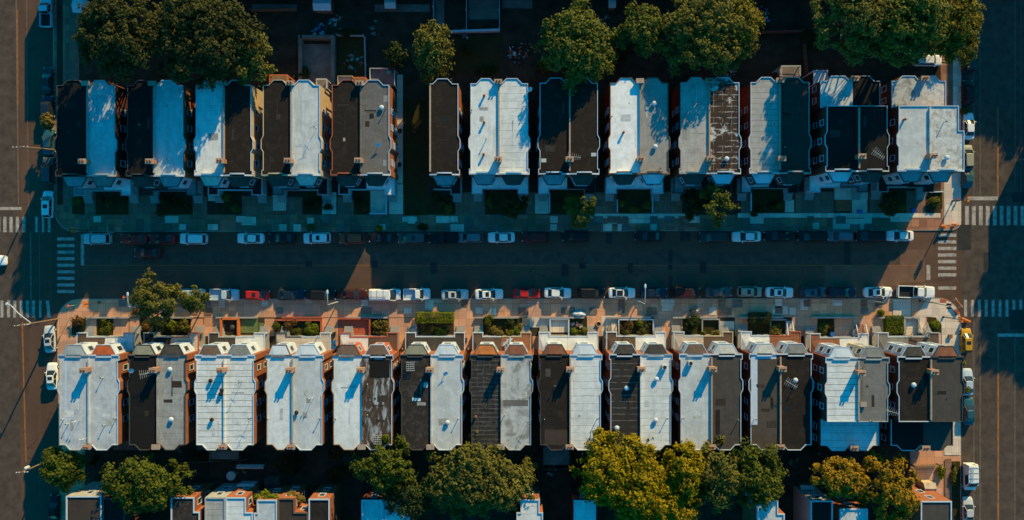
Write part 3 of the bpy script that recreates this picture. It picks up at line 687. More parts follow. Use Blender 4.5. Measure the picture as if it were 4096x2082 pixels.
# ------------------------------------------------------------------ vehicles
_cm = {}
def ring(x, hw, zl, zs, zc):
    """one cross-section of a car body: sill, flank, shoulder, crowned top"""
    h = [(hw * .88, zl), (hw, zl + (zs - zl) * .35), (hw, zl + (zs - zl) * .7), (hw * .95, zs - .03), (hw * .8, zs + (zc - zs) * .4), (hw * .4, zc)]
    return [(x, y, z) for y, z in h] + [(x, -y, z) for y, z in reversed(h)]
CARS = {
 #        body stations (x, half width, shoulder, crown)
 'sedan': dict(st=[(2.36,.58,.5,.54),(2.28,.76,.6,.66),(2.0,.87,.7,.78),(1.5,.91,.78,.87),(1.0,.92,.86,.95),(.3,.92,.92,.95),(-1.2,.92,.95,.98),(-1.75,.9,.95,1.02),(-2.15,.84,.92,.98),(-2.32,.7,.84,.88),(-2.38,.55,.6,.66)],
   g=dict(f0=1.02, f1=.22, r0=-1.82, r1=-1.08, w0=.82, w1=.62, zb=.93, zr=1.43, bow=.16)),
 'hatch': dict(st=[(2.1,.58,.55,.6),(2.0,.78,.68,.74),(1.7,.87,.78,.86),(1.1,.9,.9,.97),(.3,.9,.97,1.0),(-1.2,.9,1.0,1.02),(-1.9,.86,1.0,1.02),(-2.08,.76,.9,.95),(-2.13,.66,.5,.55)],
   g=dict(f0=1.15, f1=.45, r0=-2.0, r1=-1.68, w0=.81, w1=.64, zb=.97, zr=1.56, bow=.15)),
 'suv': dict(st=[(2.35,.62,.7,.78),(2.26,.84,.86,.94),(1.9,.93,.94,1.02),(1.3,.95,1.02,1.08),(.4,.95,1.08,1.1),(-1.4,.95,1.1,1.12),(-2.1,.92,1.1,1.12),(-2.3,.84,1.0,1.06),(-2.36,.74,.6,.66)],
   g=dict(f0=1.2, f1=.55, r0=-2.2, r1=-1.92, w0=.86, w1=.7, zb=1.06, zr=1.74, bow=.14)),
 'minivan': dict(st=[(2.5,.6,.66,.74),(2.4,.84,.8,.88),(2.1,.94,.9,1.0),(1.6,.98,1.0,1.08),(.4,.98,1.06,1.08),(-1.6,.98,1.08,1.1),(-2.3,.95,1.08,1.1),(-2.48,.88,1.0,1.06),(-2.54,.78,.6,.66)],
   g=dict(f0=1.65, f1=.75, r0=-2.42, r1=-2.15, w0=.9, w1=.74, zb=1.05, zr=1.76, bow=.2)),
 'pickup': dict(st=[(2.85,.66,.75,.84),(2.74,.9,.92,1.0),(2.3,.98,1.0,1.08),(1.5,1.0,1.08,1.12),(.6,1.0,1.1,1.12),(-.42,1.0,1.1,1.12),(-.45,1.0,.66,.68),(-2.8,1.0,.66,.68),(-2.84,.96,.62,.64)],
   g=dict(f0=1.45, f1=.75, r0=-.4, r1=-.18, w0=.9, w1=.74, zb=1.08, zr=1.82, bow=.14), bed=(-2.84, -.42, 1.0)),
 'van': dict(st=[(2.7,.66,.75,.85),(2.6,.92,.95,1.1),(2.2,1.0,1.1,1.2),(1.75,1.02,1.2,1.24),(1.7,1.02,1.22,1.25),(-2.6,1.02,1.22,1.25),(-2.68,.98,1.18,1.2)],
   g=dict(f0=1.85, f1=.95, r0=-2.66, r1=-2.6, w0=1.0, w1=.88, zb=1.22, zr=2.05, bow=.2), rack=True),
}
def car_parts(kind):
    if kind in _cm: return _cm[kind]
    S = CARS[kind]; g = S['g']; P0 = carpaint('base', (.5, .5, .5))
    m = MB().mat(P0); m.loft([ring(x, w, .24, zs, zc) for x, w, zs, zc in S['st']]); body = m.mesh('body', smooth=False)
    # glasshouse: slightly bowed screens
    def outline(f, r, w, z, bow):
        return [(f + bow, 0, z), (f + bow * .8, w * .5, z), (f, w, z), ((f + r) / 2, w * 1.03, z), (r, w * .96, z), (r - bow * .45, w * .45, z), (r - bow * .5, 0, z)] + \
               [(r - bow * .45, -w * .45, z), (r, -w * .96, z), ((f + r) / 2, -w * 1.03, z), (f, -w, z), (f + bow * .8, -w * .5, z)]
    o0 = outline(g['f0'], g['r0'], g['w0'], g['zb'] - .05, g['bow']); o1 = outline(g['f1'], g['r1'], g['w1'], g['zr'], g['bow'] * .7)
    m = MB().mat(M_glass); m.loft([o0, o1], cap=False); glass = m.mesh('glass')
    m = MB().mat(P0)
    o2 = [(x * 1.0, y * 1.03, z - .03) for x, y, z in o1]; o3 = [(g['f1'] * .5 + g['r1'] * .5 + (x - (g['f1'] + g['r1']) / 2) * .9, y * .85, z + .05) for x, y, z in o1]
    m.loft([[(x, y, z - .05) for x, y, z in o2], o2, o3], cap=False); m.face(o3)
    def pillar(i, t0=0, r=.05):
        a, b = np.array(o0[i]), np.array(o1[i]); m.tube(a * 1.01, b * 1.01, r, r * .9, 6, False)
    for i in (2, 4, 8, 10): pillar(i)
    if kind != 'van':
        for i in (3, 9): pillar(i, r=.035)
    else:
        a0, a1 = o0, o1                              # panelled flanks behind the cab doors
        for sgn, (i, j) in ((1, (3, 4)), (-1, (9, 8))):
            A, B, A1, B1 = [np.array(q) * np.array((1, 1.015, 1)) for q in (o0[i], o0[j], o1[i], o1[j])]
            m.face([A, B, B1, A1])
        m.face([np.array(o0[k]) * np.array((1.006, 1, 1)) for k in (4, 5, 6, 7, 8)] + [np.array(o1[k]) * np.array((1.006, 1, 1)) for k in (8, 7, 6, 5, 4)])
    roof = m.mesh('roof')
    m = MB().mat(M_rubber); m.tube((0, -.11, 0), (0, .11, 0), .33, n=14); tyre = m.mesh('wheel')
    m = MB().mat(M_metal); m.tube((0, -.12, 0), (0, .12, 0), .19, n=10); rim = m.mesh('rim')
    m = MB().mat(M_lampclr); m.box(-.1, -.17, -.07, .05, .17, .07); hl = m.mesh('headlight')
    m = MB().mat(M_lampred); m.box(-.05, -.16, -.08, .06, .16, .08); tl = m.mesh('taillight')
    m = MB().mat(P0); m.box(-.07, -.12, -.06, .07, .12, .08); mir = m.mesh('mirror')
    m = MB().mat(M_glass); m.box(-.3, -.4, 0, .3, .4, .015); sun = m.mesh('sunroof')
    bed = liner = rack = None
    if 'bed' in S:
        r, f, w = S['bed']
        m = MB().mat(P0)
        m.box(r, w - .12, .6, f, w, 1.08); m.box(r, -w, .6, f, -w + .12, 1.08); m.box(r - .02, -w + .12, .6, r + .08, w - .12, 1.08); bed = m.mesh('cargo_bed')
        m = MB().mat(M_dark); m.box(r + .08, -w + .12, .66, f - .02, w - .12, .7)
        for i in range(7): m.box(r + .1, -w + .2 + i * .26, .7, f - .03, -w + .26 + i * .26, .72)
        liner = m.mesh('bed_liner')
    if S.get('rack'):
        m = MB().mat(M_metal)
        for x in (-2.2, -1.2, -.1): m.box(x - .03, -.95, 2.14, x + .03, .95, 2.18)
        for y in (-.45, -.1): m.box(-2.5, y - .03, 2.19, .4, y + .03, 2.24)
        for i in range(9): m.box(-2.4 + i * .32, -.42, 2.2, -2.36 + i * .32, -.13, 2.23)
        for x in (-2.2, -1.2, -.1):
            for y in (-.85, .85): m.tube((x, y, 2.0), (x, y, 2.14), .02, n=5)
        rack = m.mesh('roof_rack')
    _cm[kind] = dict(body=body, glass=glass, roof=roof, tyre=tyre, rim=rim, hl=hl, tl=tl, mir=mir, sun=sun, bed=bed, liner=liner, rack=rack)
    return _cm[kind]

def car(kind, px, py, ang, paint, label, group, cat='car', name='parked_car', sunroof=False, sun_big=False, roofpaint=None, cover=None, ls=1.0, ws=1.0, pxz=.9, braking=False):
    k = sc(pxz); x, y = (px - CX) * k, -(py - CY) * k
    t = thing(name, label, cat, (x, y, .0), group, ang)
    q = car_parts(kind); S = CARS[kind]; g = S['g']
    sca = (ls, ws, 1)
    b = obj('body', q['body'], t, (0, 0, 0), scale=sca, mat=paint)
    obj('glass', q['glass'], t, scale=sca)
    r = obj('roof', q['roof'], t, scale=sca, mat=roofpaint or paint)
    xf, xr, w = S['st'][2][0] - .42, S['st'][-3][0] + .55, S['st'][3][1] * ws
    for wx in (xf * ls, xr * ls):
        for s in (-1, 1):
            o = obj('wheel', q['tyre'], t, (wx, s * (w - .07), .33)); obj('rim', q['rim'], o)
    f0, r0 = S['st'][1], S['st'][-2]
    for s in (-1, 1):
        obj('headlight', q['hl'], t, ((f0[0] - .01) * ls, s * (f0[1] - .2) * ws, f0[2] - .04), (0, 0, -s * .35))
        obj('taillight', q['tl'], t, ((S['st'][-1][0] - .01) * ls if kind != 'sedan' else (r0[0] - .02) * ls, s * (r0[1] - .16) * ws, max(r0[2] - .1, .62)))
        obj('mirror', q['mir'], t, ((g['f0'] - .3) * ls, s * (S['st'][4][1] * ws + .1), g['zb'] + .06), mat=paint)
    if sunroof:
        cxm = (g['f1'] * .62 + g['r1'] * .38) if not sun_big else (g['f1'] + g['r1']) / 2
        obj('sunroof', q['sun'], r, ((cxm) * 1.0, 0, g['zr'] + .05), scale=(1.0 if not sun_big else 1.75, 1.0 if not sun_big else 1.2, 1))
    if q['bed']:
        o = obj('cargo_bed', q['bed'], t, scale=sca, mat=paint); obj('bed_liner', q['liner'], o, mat=cover if cover else None)
    if q['rack']: obj('roof_rack', q['rack'], r)
    return t

CP = {n: carpaint(n, c, r) for n, c, r in (('white', (.78,.79,.8), .35), ('silver', (.5,.52,.54), .35), ('pale blue', (.45,.55,.66), .35), ('red', (.5,.02,.015), .35), ('dark red', (.17,.015,.015), .35), ('orange red', (.4,.07,.03), .4), ('black', (.012,.012,.013), .3),
  ('navy', (.01,.025,.05), .3), ('maroon', (.05,.012,.012), .3), ('dark grey', (.07,.08,.085), .35), ('grey blue', (.12,.16,.19), .35), ('sand', (.34,.33,.25), .4), ('teal', (.02,.1,.14), .35), ('yellow', (.55,.27,.008), .4), ('charcoal', (.035,.038,.04), .35))}
CATN = {'sedan': 'sedan', 'hatch': 'hatchback', 'suv': 'SUV', 'minivan': 'minivan', 'pickup': 'pickup', 'van': 'van'}
# each: kind, px, py, paint, extra words, options
UP = [('suv',388,956,'silver','',{}),('sedan',534,956,'red','',{}),('sedan',646,956,'red','dark-topped',dict(roofpaint='maroon')),('suv',773,956,'white','',{}),
 ('sedan',1001,954,'white','',{}),('sedan',1127,953,'black','',{}),('suv',1267,953,'white','sunroofed',dict(sunroof=True)),('suv',1407,954,'orange red','',dict(ls=.94)),('sedan',1527,953,'black','',dict(ls=.95)),('minivan',1648,953,'dark grey','sunroofed',dict(sunroof=True)),
 ('pickup',1773,952,'black','',dict(ls=.9)),('hatch',1881,951,'grey blue','',{}),('sedan',2005,950,'white','',{}),('suv',2141,949,'dark red','',{}),('suv',2303,946,'black','',{}),('sedan',2595,945,'black','',dict(ls=1.03)),('suv',2854,948,'charcoal','',dict(ls=1.05)),
 ('sedan',2987,947,'white','large',dict(ls=1.06)),('sedan',3114,945,'black','',dict(ls=1.05)),('suv',3246,945,'black','',dict(ls=1.06)),('hatch',3363,945,'grey blue','',dict(ls=1.06)),('minivan',3483,946,'maroon','',dict(ls=1.04)),('sedan',3601,944,'white','',{})]
LO = [('hatch',771,1177,'pale blue','',{}),('pickup',897,1180,'pale blue','',dict(ls=.88,cover='pale blue')),('hatch',1028,1180,'red','sunroofed',dict(sunroof=True,ls=1.05)),('sedan',1164,1180,'navy','',dict(ls=1.03)),('suv',1289,1180,'black','',{}),('sedan',1411,1178,'maroon','',{}),
 ('van',1541,1180,'white','',dict(ls=1.0)),('pickup',1667,1178,'white','',dict(ls=.82,cover='pale blue')),('sedan',1819,1180,'silver','sunroofed',dict(sunroof=True)),('sedan',1956,1178,'white','sunroofed',dict(sunroof=True,ls=1.04)),('sedan',2106,1174,'red','',{}),('sedan',2231,1173,'white','',{}),
 ('suv',2366,1172,'black','',{}),('sedan',2488,1173,'white','black-topped',dict(sunroof=True,sun_big=True)),('sedan',2616,1172,'navy','',dict(ls=.98)),('minivan',2747,1172,'maroon','',dict(ls=.95)),('sedan',2875,1169,'dark grey','',dict(ls=.98)),('hatch',3000,1168,'sand','sunroofed',dict(sunroof=True)),
 ('sedan',3120,1171,'white','sunroofed',dict(sunroof=True,ls=1.03)),('hatch',3253,1171,'teal','sunroofed',dict(sunroof=True)),('sedan',3371,1171,'navy','',dict(ls=1.02)),('sedan',3514,1170,'white','sunroofed',dict(sunroof=True,ls=1.05)),('pickup',3666,1169,'white','long black-bedded',dict(ls=1.13,ws=1.06))]
def desc(s): return (s[4] + ' ' if s[4] else '') + s[3] + ' ' + CATN[s[0]]
def row_cars(rowspec, ang, where, group):
    for i, s in enumerate(rowspec):
        o = dict(s[5])
        for k_ in ('roofpaint', 'cover'):
            if k_ in o: o[k_] = CP[o[k_]]
        l = desc(rowspec[i-1]) if i else None; r = desc(rowspec[i+1]) if i + 1 < len(rowspec) else None
        nb = 'between the %s and the %s' % (l, r) if l and r else ('leftmost, beside the %s' % r if r else 'rightmost, beside the %s' % l)
        lab = '%s on the %s kerb, %s' % (desc(s), where, nb)
        if len(lab.replace('-', ' ').split()) > 16: lab = '%s, %s kerb, %s' % (desc(s), where, nb.replace(' the ', ' '))
        car(s[0], s[1], s[2], ang + rnd.uniform(-.03, .03), CP[s[3]], lab, group, CATN[s[0]].lower(), sunroof=o.pop('sunroof', False), name='parked_' + CATN[s[0]].lower(), **o)
row_cars(UP, PI, 'upper', 'vehicles parked along the upper kerb')
row_cars(LO, 0, 'lower', 'vehicles parked along the lower kerb')
car('sedan', 588, 1013, PI, CP['dark red'], 'dark red sedan double-parked in the street beside two red cars', 'vehicles in the street', 'sedan', name='parked_sedan')
gl, gr = 'vehicles along the left avenue', 'vehicles along the right avenue'
UPA, DNA = PI / 2, -PI / 2
car('pickup', 183, 46, UPA, CP['pale blue'], 'pale pickup at the top of the left avenue', gl, 'pickup', name='parked_pickup', ls=.95)
car('sedan', 187, 322, UPA, CP['charcoal'], 'charcoal sedan in deep shade on the left avenue, second from the top', gl, 'sedan', name='parked_sedan')
car('suv', 189, 432, UPA, CP['navy'], 'navy SUV in deep shade on the left avenue above the small yellow tree', gl, 'suv', name='parked_suv', ls=.9)
car('sedan', 192, 566, UPA, CP['teal'], 'dark teal sedan on the left avenue beside the utility pole', gl, 'sedan', name='parked_sedan')
car('suv', 192, 684, UPA, CP['dark grey'], 'dark grey SUV on the left avenue next above the white hatchback', gl, 'suv', name='parked_suv')
car('hatch', 189, 818, UPA, CP['white'], 'white hatchback with sunroof on the left avenue beside the crossing', gl, 'hatchback', name='parked_hatchback', sunroof=True, ls=1.12)
car('sedan', 196, 1358, R_(94), CP['silver'], 'silver sunroofed sedan on the left avenue below the crossing', gl, 'sedan', name='parked_sedan', sunroof=True)
car('sedan', 206, 1507, R_(92), CP['white'], 'white sedan on the left avenue beside the silver-roofed corner house', gl, 'sedan', name='parked_sedan', sunroof=True)
car('sedan', 214, 2036, UPA, CP['black'], 'black sedan in shade at the bottom of the left avenue', gl, 'sedan', name='parked_sedan')
car('sedan', -32, 1043, 0.0, CP['white'], 'white sedan at the left edge of the picture crossing the avenue', gl, 'sedan', name='moving_sedan')
car('suv', 3874, 238, UPA, CP['charcoal'], 'charcoal SUV at the top of the right avenue beside the big tree', gr, 'suv', name='parked_suv')
car('hatch', 3874, 368, UPA, CP['maroon'], 'maroon hatchback in shade on the right avenue below the charcoal SUV', gr, 'hatchback', name='parked_hatchback')
car('sedan', 3877, 505, UPA, CP['white'], 'white sedan on the right avenue beside the blotched white roof', gr, 'sedan', name='parked_sedan')
car('hatch', 3872, 628, UPA, CP['sand'], 'sand hatchback on the right avenue above the teal sedan', gr, 'hatchback', name='parked_hatchback')
car('sedan', 3872, 706, UPA, CP['teal'], 'dark teal sedan on the right avenue above the crossing', gr, 'sedan', name='parked_sedan', ls=.85)
car('hatch', 3867, 1363, UPA, CP['yellow'], 'bright yellow hatchback with sunroof on the right avenue', gr, 'hatchback', name='parked_hatchback', sunroof=True)
car('sedan', 3872, 1530, UPA, CP['pale blue'], 'pale blue sedan on the right avenue below the yellow hatchback', gr, 'sedan', name='parked_sedan')
car('sedan', 3877, 1647, UPA, CP['teal'], 'dark teal sedan on the right avenue above the white van', gr, 'sedan', name='parked_sedan', ls=1.02)
car('van', 3880, 1908, DNA, CP['white'], 'white van on the right avenue above the silver sedan', gr, 'van', name='parked_van', ls=.86, ws=1.0)
car('sedan', 3874, 2042, UPA, CP['silver'], 'silver sedan at the bottom of the right avenue', gr, 'sedan', name='parked_sedan', ls=.95)
car('suv', 3712, 242, 0.0, CP['white'], 'white SUV on a driveway half under the yellowing tree', gr, 'suv', name='parked_suv', ls=1.05)
# ------------------------------------------------------------------ ground, streets, pavements
def G(px, py): x, y, _ = P(px, py, 0); return (x, y)
m = MB().mat(M_asph); m.face([(-420, -420, 0), (420, -420, 0), (420, 420, 0), (-420, 420, 0)]); struct(m, 'road')
def arc(cx, cy, r, a0, a1, n=10): return [(cx + r * math.cos(R_(a0 + (a1 - a0) * i / n)), cy + r * math.sin(R_(a0 + (a1 - a0) * i / n))) for i in range(n + 1)]
def block(name, pts, walk=None):
    """kerbed block: pts in ground survey pixels (y down)"""
    q = [G(*p) for p in pts]
    m = MB().mat(M_kerb); m.prism(q, -.02, .128, top=False)
    i = inset(q, .16)
    n = len(q)
    for a in range(n):
        b = (a + 1) % n; m.face([(*q[a], .128), (*q[b], .128), (*i[b], .13), (*i[a], .13)])
    m.mat(walk or M_walk); m.face([(x, y, .13) for x, y in i]); struct(m, name)
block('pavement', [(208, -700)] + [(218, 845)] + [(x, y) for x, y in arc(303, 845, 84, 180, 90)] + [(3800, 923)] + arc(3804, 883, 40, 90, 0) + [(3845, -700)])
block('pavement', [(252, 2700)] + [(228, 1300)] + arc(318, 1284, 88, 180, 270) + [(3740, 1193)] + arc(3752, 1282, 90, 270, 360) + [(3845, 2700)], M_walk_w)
block('pavement', [(4108, -700), (4108, 845)] + arc(4190, 845, 82, 180, 90) + [(5200, 925), (5200, -700)])
block('pavement', [(4112, 2700), (4112, 1290)] + arc(4196, 1290, 84, 180, 270) + [(5200, 1195), (5200, 2700)])
block('pavement', [(-900, -700), (-900, 925), (-90, 925)] + arc(-90, 860, 65, 90, 0) + [(-30, -700)])
block('pavement', [(-900, 2700), (-900, 1200), (-80, 1200)] + arc(-80, 1265, 65, 270, 360) + [(2, 2700)])
ZC = [.134]
def sheet(name, rects, mat, z=None, kind='structure'):
    """thin sheets lying flat on the ground; rects in ground survey pixels"""
    if z is None: ZC[0] += .004; z = ZC[0]
    m = MB().mat(mat)
    for r in rects:
        if len(r) == 4 and not hasattr(r[0], '__len__'): r = [(r[0], r[1]), (r[2], r[1]), (r[2], r[3]), (r[0], r[3])]
        m.face([(*G(*p), z) for p in r])
    return struct(m, name, kind)
sheet('ground', [(318, -420, 3762, 860)], M_soil); ZC[0] -= .004
sheet('ground', [(340, 1270, 3640, 2600)], M_soil)
sheet('ground', [[(226, -420), (252, -420), (254, 820), (232, 820)]], M_soil)
sheet('path', [(262, -420, 317, 620)], M_path)
# lawns and paved front gardens of the upper row
sheet('lawn', [(1613, 395, 1712, 862), (291, 790, 338, 858), (385, 790, 512, 860), (640, 790, 768, 860), (892, 768, 962, 856), (1213, 770, 1283, 855), (1418, 768, 1478, 858), (1712, 780, 1820, 858), (1942, 770, 2098, 854), (2202, 765, 2372, 854), (2470, 764, 2608, 853), (3004, 758, 3138, 852), (3530, 765, 3622, 852)], M_lawn)
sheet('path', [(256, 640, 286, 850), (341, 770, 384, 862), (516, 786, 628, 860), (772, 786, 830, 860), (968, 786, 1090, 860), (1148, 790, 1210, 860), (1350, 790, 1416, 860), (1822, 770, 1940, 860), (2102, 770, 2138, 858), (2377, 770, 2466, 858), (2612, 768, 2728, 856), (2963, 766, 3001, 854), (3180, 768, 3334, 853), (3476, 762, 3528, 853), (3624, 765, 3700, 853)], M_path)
sheet('path', [(834, 784, 890, 805), (1092, 780, 1146, 845), (1290, 770, 1346, 858), (1482, 740, 1550, 856), (1556, 738, 1613, 858), (1588, 300, 1612, 735), (2140, 775, 2194, 856), (3336, 755, 3470, 800), (3406, 800, 3468, 852), (3139, 800, 3175, 850), (3810, 175, 3843, 689), (3775, 690, 3842, 900)], M_walk_lt)
sheet('pavement', [(2360, 856, 2780, 874), (2950, 854, 3760, 872), (2402, 897, 2448, 926), (2470, 897, 2494, 926), (2430, 876, 2468, 896), (2516, 876, 2600, 894), (2755, 875, 2798, 892), (430, 905, 457, 932), (3330, 876, 3462, 918), (3250, 892, 3276, 918), (968, 868, 1025, 902), (1230, 872, 1256, 896), (1610, 868, 1668, 888), (3560, 872, 3640, 888)], M_walk_lt)
sheet('lawn', [[(3712, 775), (3768, 772), (3768, 835), (3745, 843), (3712, 838)]], M_lawn)
sheet('path', [(3340, 800, 3404, 846), (1090, 848, 1146, 858)], M_redtrim)
# front gardens of the lower row
sheet('path', [(346, 1275, 388, 1340), (455, 1275, 518, 1345), (520, 1272, 560, 1345), (765, 1275, 815, 1345), (818, 1272, 886, 1345), (1060, 1275, 1100, 1345), (1290, 1272, 1354, 1400), (1556, 1272, 1664, 1400), (1816, 1268, 1932, 1400), (2088, 1272, 2116, 1345), (2348, 1266, 2404, 1345), (2616, 1268, 2730, 1400), (2938, 1270, 2990, 1345), (3166, 1268, 3268, 1345), (3410, 1266, 3532, 1345), (3268, 1400, 3300, 1420), (3335, 1270, 3408, 1345), (690, 1335, 770, 1420), (2130, 1345, 2160, 1420), (2410, 1345, 2440, 1420)], M_walk_w)
sheet('path', [(2118, 1268, 2198, 1310), (2405, 1264, 2468, 1345), (2877, 1285, 2936, 1322), (3612, 1266, 3700, 1340), (2202, 1272, 2272, 1330)], M_walk_lt)
sheet('lawn', [(290, 1275, 344, 1340), (390, 1275, 452, 1348), (562, 1285, 760, 1345), (1104, 1280, 1286, 1345), (1482, 1280, 1553, 1345), (1934, 1275, 2085, 1345), (2276, 1275, 2345, 1345), (2475, 1276, 2610, 1346), (2735, 1275, 2802, 1345), (2808, 1275, 2872, 1345), (2996, 1262, 3076, 1345), (3080, 1278, 3140, 1345), (3536, 1264, 3606, 1340), (3270, 1275, 3332, 1345)], M_lawn)
sheet('patio', [(965, 1268, 1034, 1332), (1036, 1292, 1058, 1345)], M_greenp)
sheet('patio', [(1356, 1272, 1480, 1345)], M_redtrim)
sheet('path', [[(3705, 1196), (3752, 1196), (3800, 1210), (3832, 1245), (3842, 1290), (3842, 1480), (3766, 1480), (3764, 1300), (3740, 1270), (3660, 1266)], (3775, 1680, 3840, 1820)], M_walk_lt)
sheet('lawn', [[(3708, 1268), (3738, 1270), (3758, 1290), (3764, 1312), (3764, 1330), (3708, 1330)], (3805, 1845, 3838, 2082)], M_lawn)
sheet('paving', [(3757, 1197, 3783, 1212)], M_redtrim); sheet('paving', [[(3812, 1240), (3830, 1234), (3836, 1258), (3818, 1264)]], M_redtrim)
sheet('pavement', [(2647, 1198, 2690, 1244), (3570, 1198, 3640, 1268), (3200, 1196, 3230, 1240), (3088, 1225, 3150, 1258), (2835, 1230, 2865, 1262), (1700, 1200, 1735, 1240), (3098, 1196, 3128, 1238)], M_walk_lt)
slots = [(320 + 57 * i, y) for i in range(58) for y in (866, 898)]; rnd.shuffle(slots)
slots2 = [(420 + 57 * i, y) for i in range(55) for y in (1200, 1231)]; rnd.shuffle(slots2)
for mt, a, b in ((M_walk_lt, 0, 18), (M_path, 18, 44), (M_patio, 44, 62)):
    for sl, n0, n1 in ((slots, a, b), (slots2, a // 2, b // 2)):
        sheet('pavement', [(x, y, x + rnd.choice((26, 30, 40, 54)), y + rnd.choice((24, 27, 30))) for x, y in sl[n0:n1]], mt)
# rear yards
sheet('patio', [(1215, 178, 1338, 372), (1875, -20, 1998, 80), (1742, -20, 1778, 120), (1010, 20, 1190, 48), (1500, 20, 1720, 50), (2010, 0, 2130, 36)], M_patio)
sheet('lawn', [(1802, 150, 2000, 300), (1350, 150, 1470, 330)], M_lawn)
sheet('path', [(3776, 1835, 3803, 2082), (790, 1735, 960, 1800), (455, 1745, 560, 1800)], M_path)
# road paint
Z1 = .006
cw = [(13, 868, 26, 930), (-12, 868, 1, 930), (38, 868, 51, 930), (63, 868, 76, 930), (90, 868, 102, 930), (141, 868, 151, 930), (167, 868, 177, 930), (191, 868, 202, 930)]
sheet('crosswalk', cw, M_white_line, Z1)
sheet('crosswalk', [(2, 1203, 14, 1271), (28, 1203, 40, 1271), (53, 1203, 65, 1271), (79, 1203, 91, 1271), (104, 1203, 116, 1271), (129, 1203, 140, 1271), (156, 1203, 166, 1271), [(183, 1203), (196, 1203), (203, 1271), (190, 1271)]], M_white_line, Z1)
sheet('crosswalk', [(229, 957 + 26.25 * i - 6, 298, 957 + 26.25 * i + 6) for i in range(9)], M_white_line, Z1)
sheet('crosswalk', [(3860 + 27.8 * i, 825, 3875 + 27.8 * i, 902) for i in range(9)], M_white_line, Z1)
sheet('crosswalk', [(3856 + 27.6 * i, 1200, 3868 + 27.6 * i, 1267) for i in range(9)], M_white_line, Z1)
sheet('crosswalk', [(3752, 942 + 26.4 * i - 6.5, 3825, 942 + 26.4 * i + 6.5) for i in range(9) if i != 7], M_white_line, Z1)
sheet('road_marking', [(-60, 829, 86, 841), (323, 939, 336, 1063), (3856, 787, 3992, 802), (3706, 1061, 3721, 1121), (3989, 1335, 4110, 1348)], M_white_line, Z1)
M_lane = paintmark('faded lane line', (.2, .17, .145), A_ROAD, .5)
sheet('road_marking', [[(62, -60), (66, -60), (76, 820), (72, 820)], [(104, -60), (107, -60), (116, 860), (113, 860)], [(119, 930), (125, 930), (128, 1275), (122, 1275)], [(156, 860), (158, 860), (160, 1200), (158, 1200)]], M_lane, Z1 + .004)
sheet('road_marking', [(3894, -60, 3896.5, 786), (3919, -60, 3921.5, 786), (4059, -60, 4061.5, 740), (4083, -60, 4085, 786), (3894, 1272, 3897, 2120), (3919, 1272, 3922, 2120), (4058, 1352, 4061, 2120)], M_lane, Z1 + .004)
sheet('road_marking', [[(67, 40), (72, 40), (74, 420), (69, 420)], [(86, 1290), (92, 1290), (107, 1850), (101, 1850)], (3988, 430, 3994, 786), (3989, 1350, 3996, 2120), (340, 1061, 3690, 1063.5)], M_orange_line, Z1 + .008)
sheet('asphalt_patch', [(1222, 1046, 1248, 1068), (1722, 1050, 1750, 1095), (1480, 1046, 1512, 1072), (2245, 1058, 2274, 1108), (2316, 1054, 2344, 1076), (2512, 1052, 2532, 1094), (2672, 1060, 2690, 1080), (2674, 1106, 2690, 1190), (2800, 1046, 2826, 1092), (2674, 1000, 2690, 1050), (3376, 965, 3402, 1060), (2424, 935, 2450, 975), (2720, 930, 2762, 965), (3830, 900, 3884, 1000), (3935, 1010, 3960, 1080), (4050, 770, 4100, 810), (4040, 1240, 4100, 1320)], M_patch, Z1 + .012)
# worn and darker asphalt runs; avenue tone partly stands in for shade
M_run = plain('asphalt newer strip', (.086, .062, .05), .95, .35, .7); M_run2 = plain('asphalt bleached strip', c3(A_ROAD, 1.25), .95, .2, .5)
sheet('road_surface', [[(-60, -60), (60, -60), (84, 2120), (-60, 2120)]], M_run, .003); sheet('road_surface', [(340, 1010, 3700, 1058)], M_run, .003)
sheet('road_surface', [(3847, -420, 4106, 2400)], M_run, .003); sheet('road_surface', [(3600, 1000, 3700, 1130), (3300, 1062, 3600, 1190)], M_run2, .0045)

# ------------------------------------------------------------------ greenery
def leaf_quads(cen, nor, size, rs):
    """one small bent leaf spray per point"""
    n = len(cen)
    a = rs.normal(size=(n, 3)); u = np.cross(nor, a); u /= np.linalg.norm(u, axis=1)[:, None] + 1e-9
    w = np.cross(nor, u)
    s = (size * rs.uniform(.6, 1.35, n))[:, None]
    v = np.empty((n, 4, 3)); v[:, 0] = cen - u * s * .6; v[:, 1] = cen + w * s * .42 + nor * s * .08; v[:, 2] = cen + u * s * .7; v[:, 3] = cen - w * s * .42 + nor * s * .08
    return v.reshape(-1, 3), np.arange(4 * n).reshape(n, 4)
def leaf_mesh(name, v, f, mat):
    me = bpy.data.meshes.new(name); nv, nf = len(v), len(f)
    me.vertices.add(nv); me.vertices.foreach_set('co', v.astype(np.float32).ravel())
    me.loops.add(nf * 4); me.loops.foreach_set('vertex_index', f.astype(np.int32).ravel())
    me.polygons.add(nf); me.polygons.foreach_set('loop_start', np.arange(0, nf * 4, 4, dtype=np.int32))
    me.update(calc_edges=True); me.materials.append(mat); return me
def unitv(a): return a / (np.linalg.norm(a, axis=1)[:, None] + 1e-9)
